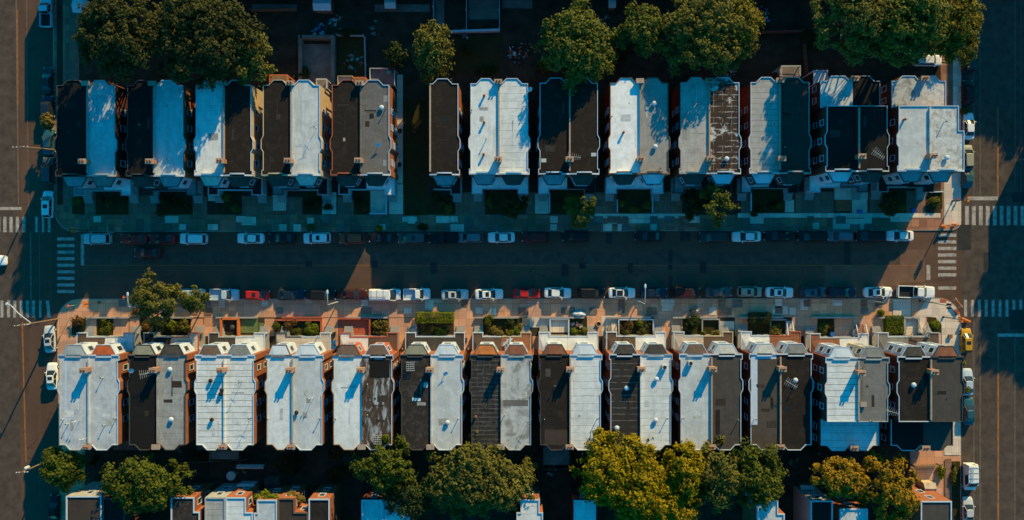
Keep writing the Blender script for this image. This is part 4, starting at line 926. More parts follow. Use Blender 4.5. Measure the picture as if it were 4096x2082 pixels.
def crown(lobes, leaf, rs, dens=1.0, clump=.95, fluff=.0):
    """clumps of leaf sprays over the lobes' upper shells, thinner underneath and inside"""
    cs, ns = [], []
    for (x, y, z, rx, ry, rz) in lobes:
        n = max(6, int(dens * 2.6 * (rx * ry + rx * rz) / clump ** 2))
        d = unitv(rs.normal(size=(n, 3))); d[:, 2] = np.where(d[:, 2] < -.25, -d[:, 2], d[:, 2])
        rad = rs.uniform(.62, 1.04, n) ** .7
        p = np.array((x, y, z)) + d * np.array((rx, ry, rz)) * rad[:, None]
        keep = rs.uniform(size=n) > .2
        p, d = p[keep], d[keep]
        for q, o in zip(p, d):
            k = int(rs.uniform(20, 44)); r = clump * rs.uniform(.45, 1.2)
            e = unitv(rs.normal(size=(k, 3))) * (rs.uniform(.25, 1, k)[:, None] * r); e[:, 2] *= .62
            cs.append(q + e); ns.append(unitv(unitv(e) * .8 + o * .5 + np.array((0, 0, .45)) + rs.normal(size=(k, 3)) * (.5 + fluff)))
    cs = np.concatenate(cs); ns = np.concatenate(ns)
    return leaf_quads(cs, ns, leaf, rs)
M_bark = plain('bark', (.1, .075, .055), .95, .3, 4)
LEAF = {'gold': leafmat('golden olive foliage', (.25, .19, .014), (.13, .11, .016)), 'olive': leafmat('olive foliage', (.17, .165, .024), (.1, .11, .02)), 'dark': leafmat('dark green brown foliage', (.088, .084, .022), (.045, .047, .014)), 'green': leafmat('green foliage', (.125, .135, .012), (.07, .085, .012)),
 'yellow': leafmat('yellow green foliage', (.36, .26, .006), (.2, .15, .006)), 'orange': leafmat('orange yellow foliage', (.38, .21, .012), (.22, .14, .012)), 'brown': leafmat('brownish foliage', (.19, .165, .03), (.12, .11, .024)),
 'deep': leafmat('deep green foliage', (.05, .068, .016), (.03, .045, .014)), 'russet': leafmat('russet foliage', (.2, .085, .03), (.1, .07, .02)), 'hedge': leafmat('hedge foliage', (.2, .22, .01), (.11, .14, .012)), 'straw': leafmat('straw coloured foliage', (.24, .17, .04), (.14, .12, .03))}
def tree(label, px, py, rx, ry, top, mat, lobes=None, seed=1, name='street_tree', group=None, leaf=.37, dens=1.0, clump=1.05, squash=.55, base=.13):
    """px, py, rx, ry: crown centre and half-extents as surveyed from the air at crown height"""
    rs = np.random.RandomState(seed); hc = top * .72
    k = sc(hc); X, Y, _ = P(px, py, hc); RX, RY = rx * k * .94, ry * k * .94
    RZ = min(top * .46, max(RX, RY) * 1.0)
    t = thing(name, label, 'tree', (X, Y, base), group)
    zc = top - RZ - base
    L = []
    if lobes is None:
        n = 8 if max(RX, RY) < 3.2 else 19 if max(RX, RY) < 6 else 32
        for i in range(n):
            a = i * 2.39996 + rs.uniform(-.3, .3); r = math.sqrt((i + .4) / n) * rs.uniform(.6, 1.0)
            ux, uy = r * math.cos(a), r * math.sin(a)
            zz = zc + RZ * (math.sqrt(max(0, 1 - (r * 1.12) ** 2)) * .62 - .12) + rs.uniform(-.14, .14) * RZ
            s = rs.uniform(.15, .4)
            L.append((ux * RX, uy * RY, zz, RX * s * 1.05, RY * s * 1.05, RZ * s * .95))
        for i in range(5 if n < 10 else 13):
            a = rs.uniform(0, 6.28); r = rs.uniform(.86, 1.1); q = rs.uniform(.09, .17)
            L.append((r * math.cos(a) * RX, r * math.sin(a) * RY, zc + RZ * rs.uniform(-.15, .2), RX * q, RX * q, RX * q))
    else:
        for lx, ly, lr, lz in lobes:
            L.append(((lx - px) * k, -(ly - py) * k, top * lz - base, lr * k, lr * k, lr * k * .8))
    v, f = crown(L, leaf, rs, dens, clump)
    cr = obj('crown', leaf_mesh('crown', v, f, LEAF[mat]), t)
    m = MB().mat(M_bark); r0 = .1 + .028 * max(RX, RY)
    m.tube((0, 0, -.05), (rs.uniform(-.2, .2), rs.uniform(-.2, .2), zc * .55), r0, r0 * .72, 9)
    tip = m.v[-1]
    for lo in L[::2]:
        m.tube((0, 0, zc * .5), (lo[0] * .8, lo[1] * .8, lo[2]), r0 * .5, .04, 6)
    me = m.mesh('trunk'); obj('trunk', me, t)
    return t
def shrub(label, px, py, r, mat, h=1.2, seed=1, name='shrub', ry=None, leaf=.22, group=None):
    rs = np.random.RandomState(seed); X, Y, _ = P(px, py, h * .6); k = sc(1); R = r * k; RY = (ry or r) * k
    t = thing(name, label, 'shrub', (X, Y, .14), group)
    L = [(rs.uniform(-.5, .5) * R, rs.uniform(-.5, .5) * RY, h * rs.uniform(.35, .6), R * .55, RY * .55, h * .42) for _ in range(5)]
    v, f = crown(L, leaf, rs, 1.0, .5)
    v[:, 2] = np.maximum(v[:, 2], .02)
    obj('foliage', leaf_mesh('foliage', v, f, LEAF[mat]), t)
    m = MB().mat(M_bark)
    for i in range(3): m.tube((0, 0, -.02), (rs.uniform(-.3, .3) * R, rs.uniform(-.3, .3) * RY, h * .5), .04, .015, 5)
    obj('stem', m.mesh('stem'), t); return t
def hedge(label, x0, y0, x1, y1, h, mat, seed, name='hedge'):
    rs = np.random.RandomState(seed); a, b = P(x0, y0, 0), P(x1, y1, 0)
    cx, cy, hx, hy = (a[0] + b[0]) / 2, (a[1] + b[1]) / 2, (b[0] - a[0]) / 2, (a[1] - b[1]) / 2
    t = thing(name, label, 'hedge', (cx, cy, .14))
    n = int((4 * hx * hy + 4 * h * (hx + hy)) * 85)
    ar = np.array((4 * hx * hy, 4 * h * hx, 4 * h * hy)); c = rs.choice(3, n, p=ar / ar.sum())
    u, w = rs.uniform(-1, 1, n), rs.uniform(-1, 1, n); sg = rs.choice((-1, 1), n)
    p = np.empty((n, 3)); nn = np.zeros((n, 3))
    p[:, 0] = np.where(c == 2, sg * hx, u * hx); p[:, 1] = np.where(c == 1, sg * hy, np.where(c == 0, w * hy, u * hy)); p[:, 2] = np.where(c == 0, h, (w + 1) / 2 * h)
    rr = min(hx, hy) * .35
    p[:, 2] -= np.where(c == 0, .25 * (np.maximum(0, np.abs(p[:, 0]) - hx + rr) ** 2 + np.maximum(0, np.abs(p[:, 1]) - hy + rr) ** 2), 0)
    nn[:, 0] = np.where(c == 2, sg, 0); nn[:, 1] = np.where(c == 1, sg, 0); nn[:, 2] = np.where(c == 0, 1, .25)
    p += rs.normal(size=(n, 3)) * .07
    v, f = leaf_quads(p, unitv(nn + rs.normal(size=(n, 3)) * .45), .17, rs); v[:, 2] = np.maximum(v[:, 2], .01)
    obj('foliage', leaf_mesh('foliage', v, f, LEAF[mat]), t)
    m = MB().mat(M_bark)
    for i in range(5): m.tube(((i - 2) * hx * .4, 0, -.02), ((i - 2) * hx * .4, 0, h * .8), .04, .02, 5)
    obj('stem', m.mesh('stem'), t); return t

gt = 'trees in the rear gardens'
tree('broad dark green tree at the upper left, left half of the large canopy', 472, 130, 172, 180, 18.5, 'dark', seed=1, name='garden_tree', group=gt)
tree('broad dark green tree at the upper left, right half of the large canopy', 800, 130, 235, 190, 17.5, 'dark', seed=2, name='garden_tree', group=gt)
tree('smaller dark tree at the lower right of the large canopy', 1005, 235, 78, 95, 12.5, 'brown', seed=3, name='garden_tree', group=gt)
tree('lone narrow olive tree above the house beside the open lot', 1733, 195, 66, 112, 10.5, 'brown', seed=4, name='garden_tree', group=gt)
tree('low dark crown under the lone narrow olive tree, added to shade the open lot', 1742, 325, 42, 34, 5.2, 'deep', seed=35, name='garden_tree', group=gt)  # low crown added to keep sun off the open lot
tree('small sparse tree in the dark yards left of the narrow olive tree', 1582, 225, 34, 40, 6, 'deep', seed=5, name='garden_tree', group=gt, dens=.7)
tree('large round olive tree overhanging the pair of dark brown roofs', 2305, 180, 152, 168, 14.5, 'olive', seed=6, name='garden_tree', group=gt)
tree('small olive tree between two larger trees at the top', 2560, 122, 98, 94, 11.5, 'olive', seed=7, name='garden_tree', group=gt)
tree('large dark olive tree above the flaked and stained roofs', 2835, 130, 196, 168, 14.6, 'brown', seed=8, name='garden_tree', group=gt)
tree('yellow olive crown rising at the right side of the large dark tree', 2975, 110, 66, 110, 12.5, 'gold', seed=9, name='garden_tree', group=gt, dens=.8)
tree('tall dark crown at the top, leftmost of the three crowns before the right avenue', 3435, 68, 158, 168, 18.5, 'brown', seed=10, name='garden_tree', group=gt)
tree('tall olive crown at the top, middle of the three crowns before the right avenue', 3635, 88, 145, 172, 20, 'olive', seed=11, name='garden_tree', group=gt)
tree('yellowing tree at the top right corner over a white parked car', 3815, 95, 116, 165, 12, 'gold', seed=49, name='garden_tree', group=gt)
tree('tiny yellow brown street tree beside the left avenue', 200, 490, 26, 26, 4.5, 'straw', seed=12, leaf=.3, clump=.6)
ft = 'trees in the front gardens'
tree('small tree in shade with two bright yellow tops on the upper pavement', 2318, 838, 62, 72, 8.2, 'olive', lobes=[(2290, 838, 36, .5), (2320, 880, 36, .5), (2350, 850, 32, .5), (2352, 812, 25, .97), (2337, 866, 25, .9), (2300, 805, 30, .5)], seed=13, name='front_garden_tree', group=ft, leaf=.34, clump=.7)
tree('round tree with a sunlit yellow top before the flaked brown roof', 2880, 818, 76, 78, 9.0, 'olive', seed=14, name='front_garden_tree', group=ft, leaf=.38, clump=.8)
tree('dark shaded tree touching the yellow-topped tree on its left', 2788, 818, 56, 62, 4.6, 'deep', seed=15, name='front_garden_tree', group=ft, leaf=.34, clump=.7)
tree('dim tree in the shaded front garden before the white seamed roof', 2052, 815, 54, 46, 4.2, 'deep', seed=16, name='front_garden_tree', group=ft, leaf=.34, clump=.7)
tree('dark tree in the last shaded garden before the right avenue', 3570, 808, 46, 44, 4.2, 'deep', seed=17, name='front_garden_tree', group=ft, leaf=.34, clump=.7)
tree('large olive brown tree over the lower pavement near the left crossing', 618, 1190, 84, 88, 9, 'brown', seed=18, name='pavement_tree')
tree('smaller olive tree covering the first parked car of the lower kerb', 784, 1200, 50, 54, 7, 'olive', seed=19, name='pavement_tree', leaf=.36, clump=.8)
bt = 'trees behind the lower row'
tree('small dark green tree beside the lower left utility pole', 248, 1868, 76, 82, 10, 'green', seed=20, name='garden_tree', group=bt)
tree('round green tree behind the grey shingled roof', 572, 1942, 172, 112, 13.5, 'green', seed=21, name='garden_tree', group=bt)
tree('green tree behind the rusty patched roof', 1545, 1862, 128, 108, 13, 'green', seed=22, name='garden_tree', group=bt)
tree('deep green low tree below the green tree behind the rusty roof', 1640, 1990, 105, 80, 11.5, 'deep', seed=23, name='garden_tree', group=bt)
tree('wide soft olive brown tree behind the blocky and stained grey roofs', 1915, 1920, 215, 165, 14, 'brown', seed=24, name='garden_tree', group=bt, leaf=.36, clump=.85, dens=1.2)
tree('large bright yellow tree behind the silver-lined black roof', 2495, 1900, 190, 165, 14.5, 'yellow', seed=25, name='garden_tree', group=bt)
tree('lower bright yellow tree at the bottom edge of the picture', 2640, 2020, 165, 110, 13, 'yellow', seed=26, name='garden_tree', group=bt)
tree('yellow green tree behind the pale silver roof, right of the brightest trees', 2745, 1885, 82, 108, 13, 'yellow', seed=27, name='garden_tree', group=bt)
tree('brownish green tree behind the dark grey roof', 2880, 1905, 95, 135, 13.5, 'brown', seed=28, name='garden_tree', group=bt)
tree('dark green tree behind the white-edged brown roof', 3025, 1905, 112, 135, 13.5, 'green', seed=29, name='garden_tree', group=bt)
tree('orange yellow tree behind the white ribbed roof of the tall pair', 3350, 1915, 98, 75, 12.5, 'orange', seed=30, name='garden_tree', group=bt, leaf=.42)
tree('larger orange yellow tree at the lower right beside the red gable wall', 3565, 1960, 118, 130, 12.5, 'orange', seed=31, name='garden_tree', group=bt, leaf=.42)
tree('bushy creeper crown over the rear of the pale blue lower house', 1085, 1990, 58, 20, 8.6, 'hedge', seed=33, name='garden_tree', group=bt, leaf=.34, clump=.6)
tree('low creeper crown right of the bushy creeper', 1180, 1985, 38, 16, 7.6, 'straw', seed=34, name='garden_tree', group=bt, leaf=.34, clump=.6)
# trees across the right avenue that throw the shade lying on it
gx = 'trees on the far side of the right avenue'
for i, (px, py, r, top) in enumerate(((4516, 374, 80, 14.5), (4616, 460, 95, 14.5), (4588, 611, 90, 14.5), (4520, 536, 70, 14), (4415, -242, 100, 12), (4500, -145, 90, 12), (4640, 250, 100, 14), (4672, 676, 90, 14.5), (4540, 640, 80, 14.5))):
    tree('leafy tree standing across the right avenue, outside the picture', px, py, r, r, top, 'dark', seed=40 + i, name='avenue_tree', group=gx)
# shrubs, hedges and beds of the lower front gardens
hedge('long clipped green hedge in front of the sooty black roof', 1670, 1250, 1815, 1288, 1.9, 'hedge', 50)
hedge('square clipped hedge beside the steps before the tall pair', 3536, 1264, 3604, 1332, .8, 'hedge', 51)
hedge('dark clipped hedge in shade before the white-edged brown roof', 2990, 1252, 3074, 1290, 1.5, 'deep', 52)
SH = [('russet shrub at the left end of the lower gardens', 315, 1288, 30, 'russet', 1.0, 20), ('green shrub bed next to the russet shrub', 420, 1310, 28, 'green', .9, 36), ('dark shrub under the olive brown tree', 640, 1305, 34, 'deep', 1.2, 28), ('yellow green bush under the olive brown tree', 690, 1300, 22, 'hedge', 1.4, 20), ('brownish bush right of the yellow green bush', 740, 1300, 36, 'brown', 1.1, 28),
 ('sprawling russet bush in a brick bed', 1165, 1300, 32, 'russet', .9, 26), ('round clipped green ball bush in a brick bed', 1249, 1312, 27, 'hedge', 1.5, 27), ('low green bush beside the ball bush', 1185, 1330, 26, 'green', .8, 16), ('straw coloured bush beside the red patio', 1517, 1308, 33, 'straw', 1.0, 32), ('low bush inside the clipped hedge', 1765, 1330, 26, 'hedge', .8, 14), ('second low bush inside the clipped hedge, left', 1705, 1332, 22, 'straw', .7, 12),
 ('green bush at the left of the flower bed', 1955, 1285, 20, 'green', 1.3, 26), ('straw bush beside the dark flower bed', 1978, 1322, 26, 'straw', .9, 22), ('dark plants of the flower bed', 2045, 1300, 34, 'deep', .7, 28), ('green plants in the potted garden', 2310, 1330, 30, 'hedge', .7, 14), ('russet plants filling the railed bed', 2505, 1305, 28, 'russet', .8, 30), ('orange plants right in the railed bed', 2570, 1310, 34, 'straw', .8, 30),
 ('large dark rounded bush in shade', 2770, 1288, 34, 'deep', 1.7, 38), ('small straw bush before the dark brown roof', 3100, 1335, 26, 'straw', 1.0, 22), ('grey green bush beside the blue bin', 3292, 1312, 26, 'olive', .9, 22), ('small clump on the sunlit pavement corner', 3525, 1252, 14, 'hedge', .8, 10), ('bush on the curved corner lawn', 3740, 1300, 18, 'hedge', .7, 18),
 ('dim bush in the upper gardens beside the teal path', 1310, 830, 16, 'deep', .9, 12), ('dim flower clump on the lone house garden', 1770, 820, 30, 'russet', .6, 20), ('dark creeping shrub in the third upper garden', 690, 810, 44, 'deep', .9, 30), ('brown round shrub by the upper pavement', 640, 853, 14, 'russet', .9, 12), ('small bush planted in the upper kerb strip beside two dark cars', 1517, 914, 11, 'yellow', .9, 11), ('small brown bush in a kerb pit beside the sunroofed white car', 1245, 912, 14, 'straw', .8, 9),
 ('dark kerb bush above the grey minivan', 1690, 910, 22, 'deep', .8, 13), ('dark bush in the shaded lawn corner', 3020, 855, 16, 'deep', 1.0, 12), ('bush in the lower left pit beside the street lamp', 560, 1245, 40, 'russet', .5, 16), ('green bush at the kerb of the right avenue', 3850, 1450, 12, 'hedge', .9, 14), ('second kerb bush on the right avenue', 3862, 1558, 10, 'olive', 1.6, 12), ('weedy verge bush by the lower right walk', 3760, 1890, 18, 'hedge', .8, 36), ('small bush beside the verge of the right avenue', 3815, 1900, 14, 'olive', .6, 50),
 ('dim bush in a dark rear yard', 1350, 1890, 50, 'deep', 1.5, 40), ('dim bush behind the white ribbed roofs', 1170, 1860, 60, 'deep', 1.8, 50), ('dim bush by the sheds at the top', 2480, 215, 40, 'deep', 1.6, 36), ('sunlit bush on the corner lawn of the upper row', 3738, 806, 24, 'olive', .9, 26), ('green kerb bush beside the white sedan of the right avenue', 3858, 445, 10, 'green', .8, 12)]
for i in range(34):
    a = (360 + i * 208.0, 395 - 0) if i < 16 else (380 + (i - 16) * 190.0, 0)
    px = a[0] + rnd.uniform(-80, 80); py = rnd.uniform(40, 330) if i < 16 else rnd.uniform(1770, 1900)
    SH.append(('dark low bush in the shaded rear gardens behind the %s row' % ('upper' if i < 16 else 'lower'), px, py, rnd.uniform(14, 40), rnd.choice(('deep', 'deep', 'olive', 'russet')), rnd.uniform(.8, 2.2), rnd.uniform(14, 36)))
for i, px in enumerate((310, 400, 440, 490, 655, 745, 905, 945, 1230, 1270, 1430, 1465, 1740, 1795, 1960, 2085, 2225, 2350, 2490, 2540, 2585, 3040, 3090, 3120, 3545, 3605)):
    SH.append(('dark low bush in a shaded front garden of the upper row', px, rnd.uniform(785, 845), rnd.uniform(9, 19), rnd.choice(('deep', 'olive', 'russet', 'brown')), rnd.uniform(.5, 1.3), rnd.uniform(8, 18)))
for x0, x1 in ((392, 450), (566, 620), (1108, 1160), (1200, 1280), (1486, 1550), (1675, 1810), (1938, 2080), (2280, 2342), (2478, 2608), (2810, 2870), (3082, 3138), (3272, 3330)):
    for _ in range(4 if x1 - x0 > 70 else 2):
        SH.append(('small bush or flower clump in the sunny lower front gardens', rnd.uniform(x0, x1), rnd.uniform(1292, 1340), rnd.uniform(6, 14), rnd.choice(('straw', 'russet', 'hedge', 'brown', 'green')), rnd.uniform(.4, 1.0), rnd.uniform(6, 13)))
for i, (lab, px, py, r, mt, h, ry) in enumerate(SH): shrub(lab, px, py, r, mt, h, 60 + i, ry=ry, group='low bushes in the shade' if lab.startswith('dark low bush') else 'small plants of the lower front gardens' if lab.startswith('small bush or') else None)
# ------------------------------------------------------------------ houses of the next streets
def simple_house(label, group, xl, xr, yr, yend, h, roof, wall, trim, ell=None, dirn=-1, name='row_house', frame=None, sidewall=None):
    """roof-level survey pixels; yr is the rear edge facing the surveyed block, yend the far edge; ell = (x0, x1, depth px) rear projection"""
    k = sc(h)
    X = lambda p: (p - CX) * k
    Y = lambda p: -(p - CY) * k
    cx, cy = (X(xl) + X(xr)) / 2, (Y(yr) + Y(yend)) / 2
    root = thing(name, label, 'house', (cx, cy, .13), group)
    if ell:
        e0, e1, ym = ell
        pts = [(xl, ym), (e0, ym), (e0, yr), (e1, yr), (e1, ym), (xr, ym), (xr, yend), (xl, yend)]
        pts = [p for i, p in enumerate(pts) if p != pts[i - 1]]
    else: pts = [(xl, yr), (xr, yr), (xr, yend), (xl, yend)]
    q = [(X(a), Y(b)) for a, b in pts]
    m = MB().mat(WALL[wall] if wall in WALL else wall); m.prism(q, .13, h - .02, top=False); m.build('wall', root)
    m = MB().mat(roof); m.face([(x, y, h - .03) for x, y in q]); m.build('roof', root)
    m = MB().mat(TRIM[trim]); i2 = inset(q, .2)
    for i in range(len(q)):
        j = (i + 1) % len(q); m.prism([q[i], q[j], i2[j], i2[i]], h - .1, h + .14)
    m.build('coping', root)
    n = len(q)
    for i in range(n):
        a, b = np.array(q[i]), np.array(q[(i + 1) % n]); d = b - a; L = np.linalg.norm(d)
        if L < 1.2: continue
        nn = np.array((d[1], -d[0])) / L; c = (a + b) / 2
        cen = np.mean(np.array(q), axis=0)
        # outward side of this wall
        t = c + nn * .1
        inside = False
        for e in range(n):
            p1, p2 = q[e], q[(e + 1) % n]
            if (p1[1] > t[1]) != (p2[1] > t[1]) and t[0] < (p2[0] - p1[0]) * (t[1] - p1[1]) / (p2[1] - p1[1]) + p1[0]: inside = not inside
        if inside: nn = -nn
        if abs(d[1]) > abs(d[0]) and L > 8: continue
        for zz in (6.4, 3.2): window(root, c[0], c[1], zz, nn[0], nn[1], .85, 1.3, frame)
    return root
sg = 'houses of the next row at the bottom edge'
SR = [(265, 407, 1985, 'bmott', 'stone', 'w', None, 'brown-roofed house with a pale rear wall at the bottom left corner'), (412, 500, 1992, 'black', 'shbrick', 'd', None, 'black-roofed house half under the round green tree'),
 (684, 800, 1990, 'mott', 'brick', 'w', (684, 778, 2048), 'mottled dark roofed brick house right of the round green tree'), (820, 901, 1991, 'seamg', 'stone', 'g', None, 'pale seamed roof house with stone rear wall at the bottom edge'),
 (903, 1012, 1990, 'wseam', 'brick', 'w', (903, 984, 2050), 'white roofed house with a red orange rear wall and window'), (1016, 1109, 2000, 'silver', 'brick', 'w', (1028, 1109, 2052), 'silver roofed house under the creeper at the bottom edge'),
 (1112, 1232, 1994, 'bmott', 'brick', 'b', (1112, 1178, 2050), 'brown roofed house with a notched rear corner at the bottom edge'), (1235, 1319, 1996, 'brown', 'brick', 'w', None, 'dark brown roofed house with a pale side strip at the bottom edge'),
 (1446, 1535, 2000, 'wmott', 'shbrick', 'w', None, 'shaded white roof house at the bottom, left of the soft olive tree'), (1538, 1640, 2006, 'wfaint', 'shbrick', 'w', None, 'shaded white roof house at the bottom below the deep green tree'),
 (2066, 2172, 1998, 'wseam', 'brick', 'w', (2082, 2158, 2050), 'white seamed house with brick notch beside the dark gap at the bottom'), (2295, 2384, 2001, 'wfaint', 'shbrick', 'w', None, 'shaded plain white roof left of the bright yellow trees at the bottom'),
 (3026, 3138, 2003, 'wmott', 'brick', 'w', (3026, 3112, 2055), 'white roofed house right of the dark green tree at the bottom edge'), (3242, 3330, 2003, 'black', 'stone', 'w', None, 'black roofed house left of the orange tree at the bottom edge'), (3358, 3470, 2035, 'wmott', 'brick', 'w', None, 'pale roofed house under the orange yellow trees at the bottom'),
 (3682, 3806, 2005, 'dkgrey', 'brick', 'w', None, 'dark grey roofed corner house with a red orange rear wall, bottom right')]
for xl, xr, yr, rf, wl, tr, ell, lab in SR: simple_house(lab, sg, xl, xr, yr, 2420, 8.4, ROOF[rf], wl, tr, ell)
k_ = P(1305, 2004, 8.4)
ng = 'houses of the next row above the top edge'
for i in range(20):
    x0 = 238 + 186 * i
    simple_house('brick house of the next row, standing beyond the top edge of the picture', ng, x0, x0 + 152, -88, -440, 8.4, ROOF[('wfaint', 'brown', 'greyl', 'black')[i % 4]], 'shbrick', 'w')
simple_house('tall corner house across the right avenue, outside the picture', None, 4358, 4660, 700, 300, 8.8, ROOF['grey'], 'brick', 'w', name='corner_house')
simple_house('long unseen house block added to shade the top of the right avenue', None, 4330, 4800, -290, -760, 12, ROOF['brown'], 'brick', 'w', name='shade_house')  # unseen building added to cast shade on the avenue's upper end

# ------------------------------------------------------------------ yards, walls, fences, sheds
def wall_run(name, label, pts, h, th, mat, cat='wall', z0=.13, closed=False, cap=None):
    """a wall or fence through ground points (survey pixels)"""
    q = [np.array(G(*p)) for p in pts]
    c = np.mean(q, axis=0); t = thing(name, label, cat, (c[0], c[1], z0))
    m = MB().mat(mat); mc = MB().mat(cap or mat)
    for i, (a, b) in enumerate(zip(q, q[1:])):
        d = b - a; L = np.linalg.norm(d); d = d / L; e = th / 2 if i else 0
        a2 = a + d * (th / 2 + .002 if i else 0)
        m.obox((a2 + b) / 2, d, np.linalg.norm(b - a2) / 2 + (th / 2 if i < len(q) - 2 else 0), th / 2, z0 - .02, z0 + h)
        mc.obox((a2 + b) / 2, d, np.linalg.norm(b - a2) / 2 + (th / 2 if i < len(q) - 2 else 0), th / 2 + .04, z0 + h, z0 + h + .06)
    m.build('wall_face' if cat == 'wall' else 'board_panel', t); mc.build('coping', t)
    return t
def fence_run(label, a, b, h, mat, slats=True, name='garden_fence'):
    A, B = np.array(G(*a)), np.array(G(*b)); d = B - A; L = np.linalg.norm(d); d /= L
    t = thing(name, label, 'fence', ((A + B)[0] / 2, (A + B)[1] / 2, .13))
    m = MB().mat(mat); n = max(3, int(L / .28))
    for i in range(n):
        c = A + d * L * (i + .5) / n; m.obox(c, d, L / n * .36, .025, .16, .13 + h)
    for z in (.3, h - .25): m.obox((A + B) / 2 + np.array((-d[1], d[0])) * .05, d, L / 2, .022, .13 + z, .13 + z + .09)
    m.build('picket_panel', t)
    k = max(2, int(L / 2.4) + 1)
    for i in range(k):
        c = A + d * (.06 + (L - .12) * i / (k - 1)) + np.array((-d[1], d[0])) * .13
        m = MB().mat(mat); m.obox(c, d, .055, .055, .1, .13 + h + .1); m.build('post', t)
    return t
wall_run('patio_wall', 'pale rendered wall round a bare concrete patio behind the mottled white roof', [(1211, 365), (1211, 158), (1340, 158), (1340, 365)], 1.5, .55, M_patio)
wall_run('yard_wall', 'long low white wall below the two concrete yards at the top', [(1808, 134), (2000, 128)], 1.2, .28, M_white)
fence_run('thin pale fence at the left of the concrete yards at the top', (1737, 100), (1737, -30), 1.3, M_white); fence_run('pale fence between the two concrete yards at the top', (1868, 124), (1868, -30), 1.3, M_white); fence_run('pale fence at the right of the concrete yards at the top', (1999, 122), (1999, -30), 1.3, M_white)
fence_run('leaning white picket fence above the cluttered yard', (1350, 147), (1458, 150), 1.1, M_white); fence_run('white picket fence at the right of the cluttered yard', (1462, 155), (1466, 320), 1.2, M_white)
fence_run('dark timber fence across the left yards at the top', (1010, 50), (1190, 46), 1.5, M_wood); fence_run('grey fence right of the dark yard at the top right', (3204, 130), (3218, 300), 1.6, M_wood); fence_run('grey fence closing the top of the dark yard', (2990, 138), (3200, 132), 1.6, M_wood)
fence_run('dark fence below the lower rear yards, left', (740, 1845), (1000, 1832), 1.5, M_wood); fence_run('dark fence under the bright yellow tree', (2170, 1868), (2290, 1866), 1.6, M_wood); fence_run('fence behind the smooth grey wing at lower right', (3640, 1860), (3745, 1856), 1.3, M_wood)
def deck(label, x0, y0, x1, y1, h, floor, rail, name='rear_deck', hz=1.0, solid=False):
    a, b = P(x0, y0, h), P(x1, y1, h); t = thing(name, label, 'deck', ((a[0] + b[0]) / 2, (a[1] + b[1]) / 2, .13))
    m = MB().mat(floor); m.box(a[0], b[1], h - .15, b[0], a[1], h); m.build('deck_floor', t)
    m = MB().mat(rail)
    for q in ((a[0], a[1] - .08, b[0], a[1]), (a[0], b[1], a[0] + .08, a[1] - .09), (b[0] - .08, b[1], b[0], a[1] - .09)):
        if solid: m.box(q[0], q[1], h + .003, q[2], q[3], h + hz)
        else: m.box(q[0], q[1], h + hz - .08, q[2], q[3], h + hz); m.box(q[0], q[1], h + hz * .45, q[2], q[3], h + hz * .45 + .05)
    m.build('railing', t)
    for x in (a[0] + .1, b[0] - .1):
        for y in (a[1] - .1, b[1] + .1):
            m = MB().mat(rail); m.box(x - .07, y - .07, .13, x + .07, y + .07, h - .15 if solid else h + hz - .085); m.build('post', t)
    return t
deck('grey boarded rear deck with a white parapet behind the grey patched roof', 1481, 276, 1581, 345, 3.2, M_patio, M_white, solid=True, hz=.6)
deck('timber fire escape landing behind the dark brown and mottled white pair', 1084, 304, 1156, 350, 5.6, M_wood, M_orangep, name='fire_escape'); deck('tan boarded landing behind the red-edged dark roof', 1352, 306, 1412, 345, 5.6, M_cream, M_cream, solid=True, hz=.4)
deck('small timber landing between the dark roof and the grey patched roof', 1413, 314, 1468, 345, 5.0, M_wood, M_orangep); deck('grey metal landing behind the mottled white roof', 1270, 320, 1312, 358, 4.6, M_patio, M_metal); deck('white roofed landing left of the bright wing at upper right', 3254, 282, 3310, 340, 6.0, M_white, M_white, solid=True, hz=.15)
deck('grey rear landing above the shaded brown roof', 3118, 268, 3195, 310, 4.5, M_patio, M_metal); deck('dark boarded landing behind the brown roof at lower row', 2172, 1782, 2278, 1860, 3.4, M_patio, M_dkgreytrim); deck('timber landing behind the white ribbed pair', 845, 1802, 955, 1838, 2.8, M_patio, M_wood)
def shed(label, x0, y0, x1, y1, h, wallm, roofm, name='garden_shed'):
    a, b = P(x0, y0, h), P(x1, y1, h); cx = (a[0] + b[0]) / 2; t = thing(name, label, 'shed', (cx, (a[1] + b[1]) / 2, .13))
    m = MB().mat(wallm); m.box(a[0] + .12, b[1] + .12, .13, b[0] - .12, a[1] - .12, h - .5); m.build('wall', t)
    m = MB().mat(roofm)
    for s in (0, 1):
        y0_, y1_ = (b[1], (a[1] + b[1]) / 2) if s == 0 else (a[1], (a[1] + b[1]) / 2)
        m.face([(a[0], y0_, h - .5), (b[0], y0_, h - .5), (b[0], y1_, h), (a[0], y1_, h)])
    m.build('roof', t)
    m = MB().mat(M_wood); m.box(cx - .4, b[1] + .06, .14, cx + .4, b[1] + .118, 1.9); m.build('door', t)
    return t
shed('pale gabled shed beside the red orange rear wall at lower left', 945, 1940, 1013, 1972, 2.8, M_white, M_metal); shed('long pale blue awning roof in the yard behind the white ribbed pair', 944, 1862, 1052, 1880, 2.6, M_wood, M_metal, name='awning_shed'); shed('dark shed in the yard left of the creeper', 1056, 1916, 1108, 1962, 2.4, M_wood, PORCH['dk'])
shed('white shed roof at the top, beside the dark timber fence', 1250, -10, 1322, 40, 2.8, M_wood, M_white); shed('small pale shed at the top, above the olive yard', 1537, -10, 1582, 32, 2.5, M_wood, M_metal); shed('pale shed at the upper left corner beside the avenue', 285, -5, 345, 48, 3, M_patio, M_white); shed('grey shed at the top between the round olive trees', 2435, -10, 2465, 30, 2.4, M_wood, M_metal)
